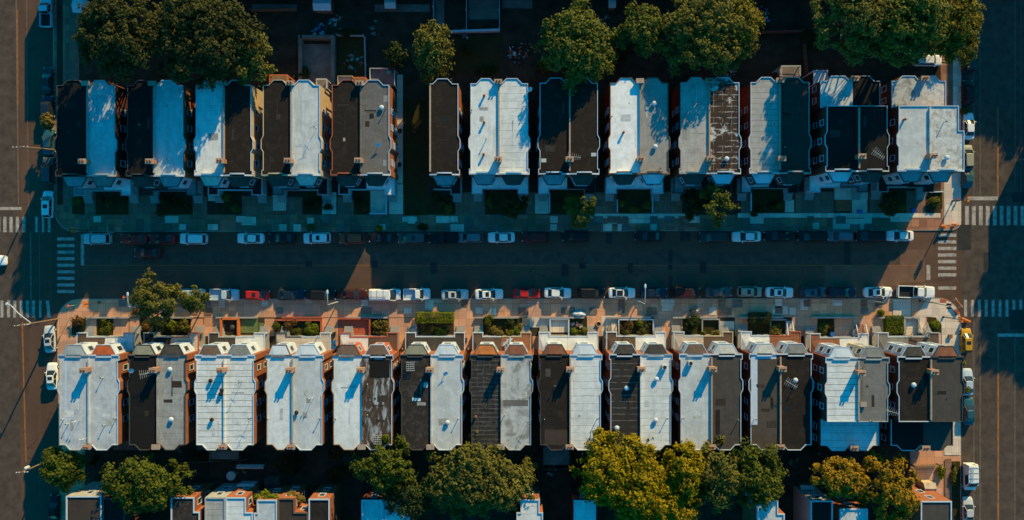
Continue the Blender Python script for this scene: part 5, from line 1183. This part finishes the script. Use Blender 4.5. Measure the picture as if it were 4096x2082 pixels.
shed('blue grey shed roof behind the shaded pale wall at lower right', 3205, 1945, 3262, 1985, 2.6, M_wood, M_metal); shed('cream box roof beside the red corner wall at lower right', 3700, 1935, 3748, 1978, 3.0, M_cream, PORCH['beige'])
def small(name, label, cat, px, py, h0, parts, group=None, rz=0.0):
    """parts: (part name, function(MB)) built round the thing's own base"""
    x, y, _ = P(px, py, h0); t = thing(name, label, cat, (x, y, .14), group, rz)
    for pn, fn in parts:
        m = MB(); fn(m); obj(pn, m.mesh(pn), t)
    return t
def rimmed(m, r, h, c1, c2): m.mat(c1).lathe((0,0,0), [(r*.9,0),(r,h*.5),(r,h),(r*.86,h),(r*.84,h-.12)], 18, False); m.mat(c2).tube((0,0,h-.14),(0,0,h-.11), r*.85, n=18)
small('paddling_pool', 'round pale pool in the dark yard behind the white ribbed pair', 'pool', 923, 1905, 1, [('pool_wall', lambda m: rimmed(m, .78, .9, M_white, M_metal))])
small('paddling_pool', 'round blue pool in the dark yard right of the small olive tree', 'pool', 2592, 208, .6, [('pool_wall', lambda m: rimmed(m, .6, .6, M_bluep, M_tealp))])
small('barrel_planter', 'round cream rimmed barrel planter on the sunny lower pavement', 'planter', 2394, 1297, .8, [('tub', lambda m: rimmed(m, .45, .85, M_cream, M_soil))])
small('kettle_grill', 'round grill in the orange-walled garden', 'grill', 928, 1310, 1, [('bowl', lambda m: m.mat(M_dkgreytrim).lathe((0,0,.5), [(.1,0),(.4,.2),(.42,.3),(.3,.44),(.05,.5)], 16)), ('leg', lambda m: m.mat(M_metal).tube((0,0,0),(0,0,.55),.05))])
small('teal_bin', 'teal lidded bin on the white-walled rear deck', 'bin', 1558, 291, 3.4, [('bin_body', lambda m: m.mat(M_tealp).lathe((0,0,3.07), [(.32,0),(.38,.7)], 12)), ('lid', lambda m: m.mat(M_tealp).lathe((0,0,3.77), [(.42,0),(.4,.06),(.1,.12)], 12))])
def wheelie(label, px, py, mt, rz=0):
    small('wheeled_bin', label, 'bin', px, py, .8, [('bin_body', lambda m: m.mat(mt).loft([[(-.24,-.26,0),(.24,-.26,0),(.24,.26,0),(-.24,.26,0)],[(-.3,-.33,.95),(.3,-.33,.95),(.3,.33,.95),(-.3,.33,.95)]])), ('lid', lambda m: m.mat(mt).box(-.32,-.36,.952,.32,.38,1.02)), ('wheel', lambda m: m.mat(M_rubber).tube((-.3,.28,.1),(.3,.28,.1),.1))], rz=rz)
wheelie('blue bin in the gap beside the beige porches, upper of two', 1335, 1372, M_bluep, .3); wheelie('blue bin in the gap beside the beige porches, lower of two', 1337, 1392, M_bluep, -.4); wheelie('blue bin before the dark brown roofed house', 3327, 1337, M_bluep); wheelie('black bin in the gap left of the beige porches', 1334, 1338, M_dark); wheelie('dark bin beside the sooty roofed porch', 1861, 1362, M_dark); wheelie('teal bin beside the flower bed', 1922, 1330, M_tealp); wheelie('blue bin beside the dim upper gardens near the tall pair', 3440, 848, M_bluep); wheelie('blue bin beside the dark tree in the last shaded garden', 3655, 843, M_bluep, .5); wheelie('dark bin in the upper gap next to the round trees', 1600, 525, M_dark); wheelie('dark bin on the walk beside the open lot', 1598, 660, M_dark, .2); wheelie('pale bin at the black porch of the shingled house', 805, 1338, M_tealp)
def tarp(m):
    m.mat(M_white); rs = np.random.RandomState(5); rows = []
    for i, (r, z) in enumerate(((1.0, 0), (.95, .35), (.6, .75), (.1, .95))):
        rows.append([(1.25 * r * math.cos(t) + rs.normal() * .06, .5 * r * math.sin(t) + rs.normal() * .05, z + rs.normal() * .04) for t in np.linspace(0, 2*PI, 18, False)])
    m.loft(rows)
small('covered_motorbike', 'motorbike under a pale pointed cover on the sunny lower pavement', 'motorbike', 2316, 1257, .5, [('cover', tarp)])
def bike_frame(m): m.mat(M_dark).tube((-.75,0,.5),(.55,0,.6),.09); m.tube((.55,0,.95),(.78,0,.33),.05); m.mat(M_metal).tube((.5,-.4,1.0),(.5,.4,1.0),.03); m.mat(M_dark).box(-.2,-.18,.3,.35,.18,.62)
def bike_wheel(x): return lambda m: m.mat(M_rubber).tube((x,-.08,.32),(x,.08,.32),.32,n=14)
small('motorbike', 'black motorbike on the shaded lower pavement beside the dark rounded bush', 'motorbike', 2781, 1244, .5, [('frame', bike_frame), ('wheel', bike_wheel(-.7)), ('wheel', bike_wheel(.78)), ('seat', lambda m: m.mat(M_dkgreytrim).box(-.7,-.16,.62,.05,.16,.74)), ('fuel_tank', lambda m: m.mat(M_metal).lathe((.25,0,.62), [(.2,0),(.22,.12),(.12,.22)], 10))])
def heap(seed, mats, r, n):
    def f(m):
        rs = np.random.RandomState(seed)
        for i in range(n):
            a, q = rs.uniform(0, 6.28), r * math.sqrt(rs.uniform()); x, y = q * math.cos(a), q * math.sin(a); s = rs.uniform(.15, .55) * .6; d = rs.uniform(0, 3.14)
            m.mat(mats[i % len(mats)]).obox((x, y), (math.cos(d), math.sin(d)), s, s * rs.uniform(.2, .8), 0, rs.uniform(.1, .55))
    return f
small('tarp_heap', 'crumpled blue tarpaulins heaped in the dark yard above the walled patio', 'tarpaulin', 1278, 118, .5, [('tarpaulin', heap(2, [M_bluep, M_metal, M_tealp], 1.3, 22))])
small('junk_pile', 'pile of yard clutter beside the walled patio', 'clutter', 1412, 245, .5, [('clutter', heap(3, [M_dkgreytrim, M_patio, M_wood, M_tealp], 1.7, 26))])
small('junk_pile', 'colourful yard clutter beside the round olive tree', 'clutter', 2075, 215, .5, [('clutter', heap(4, [M_redp, M_metal, M_tealp, M_wood], 1.8, 24))])
small('junk_pile', 'clutter in the yard under the large dark tree at the top right', 'clutter', 3048, 60, .5, [('clutter', heap(6, [M_metal, M_bluep, M_wood], 1.6, 24))])
small('rubble_pile', 'broken white boards piled on the porch of the stained grey house', 'rubble', 2038, 1372, 3.4, [('boards', lambda m: [m.mat(M_white if i % 3 else M_wood).obox((math.sin(i*2.3)*.9, math.cos(i*1.7)*.5), (math.cos(i), math.sin(i)), .5, .1, 3.3 + .05*i, 3.34 + .05*i) for i in range(12)])])
small('junk_pile', 'shiny pots and clutter in the dark flower bed', 'clutter', 2048, 1325, .4, [('clutter', heap(8, [M_metal, M_wood, M_orangec, M_pot], 1.1, 18))])
small('junk_pile', 'pots and stones in the potted garden', 'clutter', 2305, 1300, .4, [('clutter', heap(9, [M_stone, M_bluep, M_pot, M_wood], 1.0, 18))])
for i in range(26):
    up = i < 14; px = (1040 + i * 170 + rnd.uniform(-60, 60)) if up else (760 + (i - 14) * 235 + rnd.uniform(-80, 80)); py = rnd.uniform(20, 340) if up and not 1170 < px < 1480 else 90 if up else rnd.uniform(1770, 1900)
    small('junk_pile', 'scattered yard clutter in deep shade behind the %s row' % ('upper' if up else 'lower'), 'clutter', px, py, .4, [('clutter', heap(100 + i, rnd.sample([M_patio, M_wood, M_tealp, M_greytrim, M_dkgreytrim, M_pot, M_soil], 4), rnd.uniform(.7, 1.4), rnd.randint(14, 22)))], 'yard clutter in the shade')
# low walls before the lower gardens
for i, (xs, yf, L, Rr) in enumerate(BP):
    a, b = (xs[0] - CX) * .94 + CX + 6, (xs[2] - CX) * .94 + CX - 6
    if i in (5,): continue
    if i == 12: b = 3700
    wall_run('garden_wall', 'low garden wall before the %s and %s roofed pair' % (BD[2*i], BD[2*i+1]), [(a, 1270), (b - 42, 1270)], .55, .22, M_stone if i != 3 else M_redtrim)
wall_run('garden_wall', 'bright orange wall framing the square garden with the round grill', [(892, 1345), (892, 1274), (960, 1274), (960, 1345)], .8, .3, M_orangep); wall_run('garden_wall', 'brick bed wall around the sprawling russet bush', [(1104, 1280), (1288, 1280), (1288, 1340)], .5, .2, M_redtrim)
wall_run('garden_wall', 'red brick wall round the red patio', [(1358, 1274), (1482, 1274), (1482, 1342)], .6, .2, M_redtrim); wall_run('garden_wall', 'white wall dividing the potted garden', [(2200, 1345), (2200, 1275), (2274, 1275), (2274, 1345)], .5, .16, M_white); wall_run('garden_wall', 'white rail wall round the russet bed', [(2473, 1345), (2473, 1278), (2611, 1278), (2611, 1345)], .5, .13, M_white)
wall_run('garden_wall', 'dull frame wall round the shaded bed right of the dark rounded bush', [(2806, 1345), (2806, 1277), (2874, 1277), (2874, 1345)], .5, .12, M_greytrim); wall_run('garden_wall', 'thin pale frame wall of the shaded bed with the straw bush', [(3078, 1345), (3078, 1279), (3141, 1279)], .5, .12, M_greytrim); wall_run('garden_wall', 'pale frame wall of the square planter by the corner lawn', [(3612, 1335), (3612, 1272), (3668, 1272), (3668, 1335)], .5, .25, M_stone)
wall_run('garden_wall', 'thin white wall beside the dark lawn before the bright white upper roof', [(2608, 852), (2608, 765)], .5, .12, M_white); wall_run('garden_wall', 'thin white wall left of the dark lawn before the bright white upper roof', [(2468, 852), (2468, 800)], .5, .1, M_white); wall_run('garden_wall', 'thin pale wall in the upper gardens before the seamed white roof', [(2198, 852), (2198, 775)], .5, .12, M_white); wall_run('garden_wall', 'thin white wall right of the yellow-topped tree', [(3001, 850), (3001, 770)], .5, .12, M_white)
wall_run('garden_wall', 'white topped low wall beside the teal path next to the open lot', [(1482, 856), (1548, 856), (1548, 740)], .45, .18, M_white); wall_run('garden_wall', 'white wall along the sunlit corner lawn of the upper row', [(3712, 770), (3768, 768)], .4, .12, M_white)
def steps(label, x0, y0, x1, y1, n, mt, rails):
    a, b = P(x0, y0, .5), P(x1, y1, .5); t = thing('garden_steps', label, 'steps', ((a[0]+b[0])/2, (a[1]+b[1])/2, .14))
    m = MB().mat(mt); D = (a[1] - b[1]) / n
    for i in range(n): m.box(a[0] + .12, a[1] - D * (i + 1), .13, b[0] - .12, a[1] - D * i, .13 + .15 * (i + 1))
    m.build('tread', t)
    for x in (a[0], b[0]):
        m = MB().mat(rails); m.loft([[(x - .07, y, z), (x + .07, y, z), (x + .07, y, z + .1), (x - .07, y, z + .1)] for y, z in ((a[1], .95), (b[1], .95 + .15 * n))])
        for f in (.05, .5, .95): m.box(x - .04, a[1] + (b[1] - a[1]) * f - .04, .13, x + .04, a[1] + (b[1] - a[1]) * f + .04, .96 + .15 * n * f)
        m.build('handrail', t)
    return t
steps('sunny steps between white handrails before the tall white ribbed roof', 3420, 1298, 3458, 1342, 7, M_walk, M_white); steps('steps with white handrails beside the shaded straw bush', 3143, 1285, 3166, 1340, 6, M_walk_lt, M_white); steps('sunny pale steps left of the curved corner lawn', 3672, 1290, 3704, 1332, 5, M_walk_lt, M_stone); steps('steps with a dark railing beside the russet bed', 2442, 1290, 2470, 1342, 6, M_walk_lt, M_dkgreytrim)

# ------------------------------------------------------------------ street furniture
def lamp(label, px, py, h=8.2, arm=1.75, ang=PI/2):
    x, y = G(px, py); t = thing('street_lamp', label, 'street lamp', (x, y, .13), 'street lamps along the lower pavement')
    m = MB().mat(M_metal); m.lathe((0,0,0), [(.2,0),(.2,.25),(.11,.3),(.07,h)], 10); obj('pole', m.mesh('pole'), t)
    m = MB().mat(M_metal); dx, dy = math.cos(ang), math.sin(ang); p = [(0,0,h-.1),(dx*arm*.4,dy*arm*.4,h+.3),(dx*arm,dy*arm,h+.42)]
    for a, b in zip(p, p[1:]): m.tube(a, b, .06, n=7)
    obj('arm', m.mesh('arm'), t)
    m = MB().mat(M_white); c = np.array((dx*(arm+.35),dy*(arm+.35),h+.42)); n_ = np.array((-dy,dx,0)); d_ = np.array((dx,dy,0))
    m.loft([[tuple(c + d_*.42*s*math.cos(q) + n_*.2*s*math.sin(q) + np.array((0,0,z))) for q in np.linspace(0,2*PI,12,False)] for s, z in ((.8,-.08),(1,0),(.85,.09),(.3,.13))]); obj('lamp_head', m.mesh('lamp_head'), t)
lamp('street lamp beside the large olive brown pavement tree', 602, 1216, 7.6); lamp('street lamp beside the black SUV and maroon sedan', 1353, 1208, 7.4); lamp('street lamp beside the navy sedan and white black-topped sedan', 2552, 1205, 7.6, 2.6); lamp('street lamp beside the white sedan next to the long pickup', 3476, 1203, 5.5, 1.8, PI/2 - .5)
def upole(label, px, py, tx, ty, h, arms, transformer=False, lampdir=None):
    """timber pole whose head was surveyed leaning to tx, ty"""
    x, y = G(px, py); a, b, _ = P(tx, ty, h); lx, ly = a - x, b - y
    t = thing('utility_pole', label, 'utility pole', (x, y, .13), 'timber utility poles of the left avenue')
    m = MB().mat(M_wood); m.tube((0,0,-.05), (lx,ly,h), .17, .12, 10); obj('pole', m.mesh('pole'), t)
    for z, L, an in arms:
        m = MB().mat(M_wood); c = np.array((lx*z/h, ly*z/h)); d = (math.cos(an), math.sin(an)); m.obox(c, d, L, .06, z-.06, z+.06); o = obj('cross_arm', m.mesh('cross_arm'), t)
        m = MB().mat(M_white)
        for s in (-.9, -.45, .45, .9): m.lathe((c[0]+d[0]*L*s, c[1]+d[1]*L*s, z+.06), [(.05,0),(.09,.08),(.05,.2)], 8)
        obj('insulator', m.mesh('insulator'), o)
    if transformer:
        m = MB().mat(M_metal); m.lathe((lx*.86+.1,ly*.86+.42,h*.8), [(.24,0),(.28,.1),(.28,.85),(.2,.95),(.06,1.0)], 14); obj('transformer', m.mesh('transformer'), t)
    if lampdir is not None:
        m = MB().mat(M_metal); c = np.array((lx*.72,ly*.72,h*.72)); p = [c, c + np.array((-1.6,1.6,.7)), c + np.array((-2.9,3.1,.9)), c + np.array((-3.6,3.3,.8))]
        for a_, b_ in zip(p, p[1:]): m.tube(a_, b_, .09, n=8)
        o = obj('lamp_arm', m.mesh('lamp_arm'), t)
        m = MB().mat(M_white); m.lathe((p[-1][0],p[-1][1],p[-1][2]-.08), [(.1,0),(.26,.06),(.2,.18)], 12); obj('lamp_head', m.mesh('lamp_head'), o)
upole('timber pole leaning over the left avenue above the white hatchback', 222, 601, 82, 589, 10.5, [(10.3, 1.3, .05)])
upole('timber pole with a curved lamp arm below the lower left crossing', 232, 1277, 84, 1302, 10.5, [(10.2, 1.2, .1), (9.4, .9, .1)], lampdir=1)
upole('timber pole with a grey transformer beside the small green tree', 190, 1845, 90, 1889, 10.5, [(10.3, 1.0, .05)], transformer=True)
def signal(label, px, py, h=5.4, arm=None):
    x, y = G(px, py); t = thing('traffic_signal', label, 'traffic light', (x, y, .13), 'traffic signals at the crossings')
    m = MB().mat(M_dkgreytrim); m.lathe((0,0,0), [(.18,0),(.18,.3),(.09,.34),(.075,h)], 10)
    obj('pole', m.mesh('pole'), t)
    hx, hy, hz = (0, 0, h - 1.0)
    if arm:
        m = MB().mat(M_dkgreytrim); m.tube((0,0,h-.1),(arm[0],arm[1],h),.06,n=8); obj('arm', m.mesh('arm'), t); hx, hy, hz = arm[0], arm[1], h - .95
    for s in (-1, 1):
        m = MB().mat(M_orangec if not arm else M_dark); m.box(hx-.17+.0*s, hy+s*.3-.15, hz, hx+.17, hy+s*.3+.15, hz+1.0); o = obj('signal_head', m.mesh('signal_head'), t)
        for q, c in enumerate((M_lampred, M_orangec, M_greenp)):
            m = MB().mat(c); m.tube((hx, hy+s*.452, hz+.82-.32*q),(hx, hy+s*.5, hz+.82-.32*q),.11,n=10); obj('lens', m.mesh('lens'), o)
signal('traffic light with a long arm on the pale corner below the right crossing', 3676, 1205, 5.6, (2.4, -.55)); signal('traffic light on the pale corner walk above the yellow hatchback', 3770, 1268, 6.2); signal('traffic light on the upper pavement beside the silver SUV', 352, 923, 5.0); signal('traffic light post on the sunlit corner beside the upper right crossing', 3808, 805, 5.0); signal('orange traffic light on the lower pavement near the left crossing', 400, 1211, 5.0)
def sign_post(label, px, py, mt, h=2.6, round_=False):
    x, y = G(px, py); t = thing('road_sign', label, 'road sign', (x, y, .13))
    m = MB().mat(M_metal); m.tube((0,0,-.02),(0,0,h),.035); obj('pole', m.mesh('pole'), t)
    m = MB().mat(mt); m.tube((-.06,0,h-.35),(-.04,0,h-.35),.38,n=8); obj('sign_plate', m.mesh('sign_plate'), t)
sign_post('red stop sign at the lower left corner beside the crossing', 306, 1221, M_redp, 2.8); sign_post('red sign at the kerb beside the lamp and the olive brown tree', 520, 1188, M_redp, 2.4); sign_post('red sign on the upper left pavement near the silver SUV', 312, 923, M_redp, 2.5)
def drum(label, px, py): small('traffic_drum', label, 'traffic drum', px, py, .5, [('drum', lambda m: (m.mat(M_orangec).lathe((0,0,0), [(.36,0),(.34,.08),(.26,.1),(.25,.38)], 14, False), m.mat(M_white).lathe((0,0,.38), [(.25,0),(.245,.16)], 14, False), m.mat(M_orangec).lathe((0,0,.54), [(.245,0),(.22,.46),(.06,.5)], 14)))], 'orange traffic drums at the right corner')
drum('orange traffic drum nearest the pale kerb above the yellow hatchback', 3856, 1280); drum('orange traffic drum standing just right of another by the pale kerb', 3870, 1286); drum('orange drum at the left end of the barrier by the upper right crossing', 3775, 908); drum('orange drum at the right end of the barrier by the upper right crossing', 3818, 900)
def barrier(m): m.mat(M_orangec).box(-1.0,-.05,.55,1.0,.05,.85); m.mat(M_white).box(-.6,-.055,.6,-.2,.055,.8); m.box(.2,-.055,.6,.6,.055,.8)
def barleg(x): return lambda m: (m.mat(M_white).tube((x,-.35,0),(x,0,.95),.04), m.tube((x,.35,0),(x,0,.95),.04))
small('road_barrier', 'orange and white barrier between drums at the upper right corner', 'barrier', 3797, 905, .5, [('board', barrier), ('leg', barleg(-.8)), ('leg', barleg(.8))], rz=.15)
small('road_barrier', 'small white barrier on the curved kerb below the right crossing', 'barrier', 3832, 1212, .5, [('board', barrier), ('leg', barleg(-.8)), ('leg', barleg(.8))], rz=-.9)
small('fire_hydrant', 'red hydrant on the sunlit corner beside the upper right crossing', 'hydrant', 3831, 801, .4, [('barrel', lambda m: m.mat(M_redp).lathe((0,0,0), [(.16,0),(.16,.1),(.11,.12),(.11,.55),(.14,.58),(.1,.72),(.03,.78)], 12)), ('nozzle', lambda m: m.mat(M_redp).tube((-.2,0,.45),(.2,0,.45),.06))])
small('utility_box', 'brown utility hatch box on the pale walk beside the yellow hatchback', 'utility box', 3800, 1346, .3, [('box_body', lambda m: m.mat(M_browntrim).box(-.3,-.3,0,.3,.3,.35)), ('lid', lambda m: m.mat(M_wood).box(-.34,-.34,.35,.34,.34,.4))])
def cable(label, pts, sag=.35):
    m = MB().mat(M_dark); q = [P(*p) for p in pts]
    for a, b in zip(q, q[1:]):
        a, b = np.array(a), np.array(b); pr = a
        for i in range(1, 9):
            t = i / 8; c = a + (b - a) * t - np.array((0, 0, 4 * sag * t * (1 - t))); m.tube(pr, c, .018, n=4, cap=False); pr = c
    o = m.build('overhead_cable', None, tuple(q[0])); tag(o, label, 'cable')
cable('thin cable strung between the street lamps of the lower pavement', [(517, 1229, 7.6), (1316, 1217, 7.4), (2580, 1217, 7.6), (3500, 1211, 5.5), (3732, 1209, 5.6)], .5)
cable('thin cable crossing the right avenue above the upper crossing', [(3850, 668, 8), (4330, 610, 8)], .3)

# ------------------------------------------------------------------ camera, sun, sky
cam_d = bpy.data.cameras.new('drone_camera'); cam = bpy.data.objects.new('drone_camera', cam_d); C.objects.link(cam)
cam.location = (0, 0, CH); cam_d.sensor_width = 36; cam_d.lens = 36 * FP / 4096
cam_d.shift_x = -(CX - 2048) / 4096; cam_d.shift_y = -(1041 - CY) / 4096
cam_d.clip_start = 1; cam_d.clip_end = 2000
S = bpy.context.scene; S.camera = cam
EL, AZ = R_(18.8), math.atan2(.44, .90)           # sun direction: east of north
ld = bpy.data.lights.new('sun', 'SUN'); ld.energy = 3.5; ld.angle = R_(.5); ld.color = (1.0, .75, .31)
lo = bpy.data.objects.new('sun', ld); C.objects.link(lo)
from mathutils import Vector
v = Vector((math.sin(AZ) * math.cos(EL), math.cos(AZ) * math.cos(EL), math.sin(EL)))
lo.rotation_euler = v.to_track_quat('Z', 'Y').to_euler(); lo.location = v * 200
w = bpy.data.worlds.new('World'); S.world = w; w.use_nodes = True
nt = w.node_tree; bg = nt.nodes['Background']
sky = nt.nodes.new('ShaderNodeTexSky'); sky.sky_type = 'NISHITA'; sky.sun_disc = False
sky.sun_elevation = EL; sky.sun_rotation = AZ; sky.air_density = 1.0; sky.dust_density = .2; sky.ozone_density = 5.0
mx = nt.nodes.new('ShaderNodeMixRGB'); mx.blend_type = 'MULTIPLY'; mx.inputs[0].default_value = 1; mx.inputs[2].default_value = (.012, .68, .68, 1)
nt.links.new(sky.outputs[0], mx.inputs[1]); nt.links.new(mx.outputs[0], bg.inputs['Color']); bg.inputs['Strength'].default_value = .146
S.view_settings.view_transform = 'Standard'; S.view_settings.look = 'None'; S.view_settings.exposure = 1.0; S.view_settings.gamma = 1
S.view_settings.use_curve_mapping = False
S.cycles.max_bounces = 5; S.cycles.diffuse_bounces = 2; S.cycles.transmission_bounces = 3; S.cycles.use_denoising = True
for o in bpy.data.objects:
    for k in ('_b', '_w'):
        if k in o: del o[k]
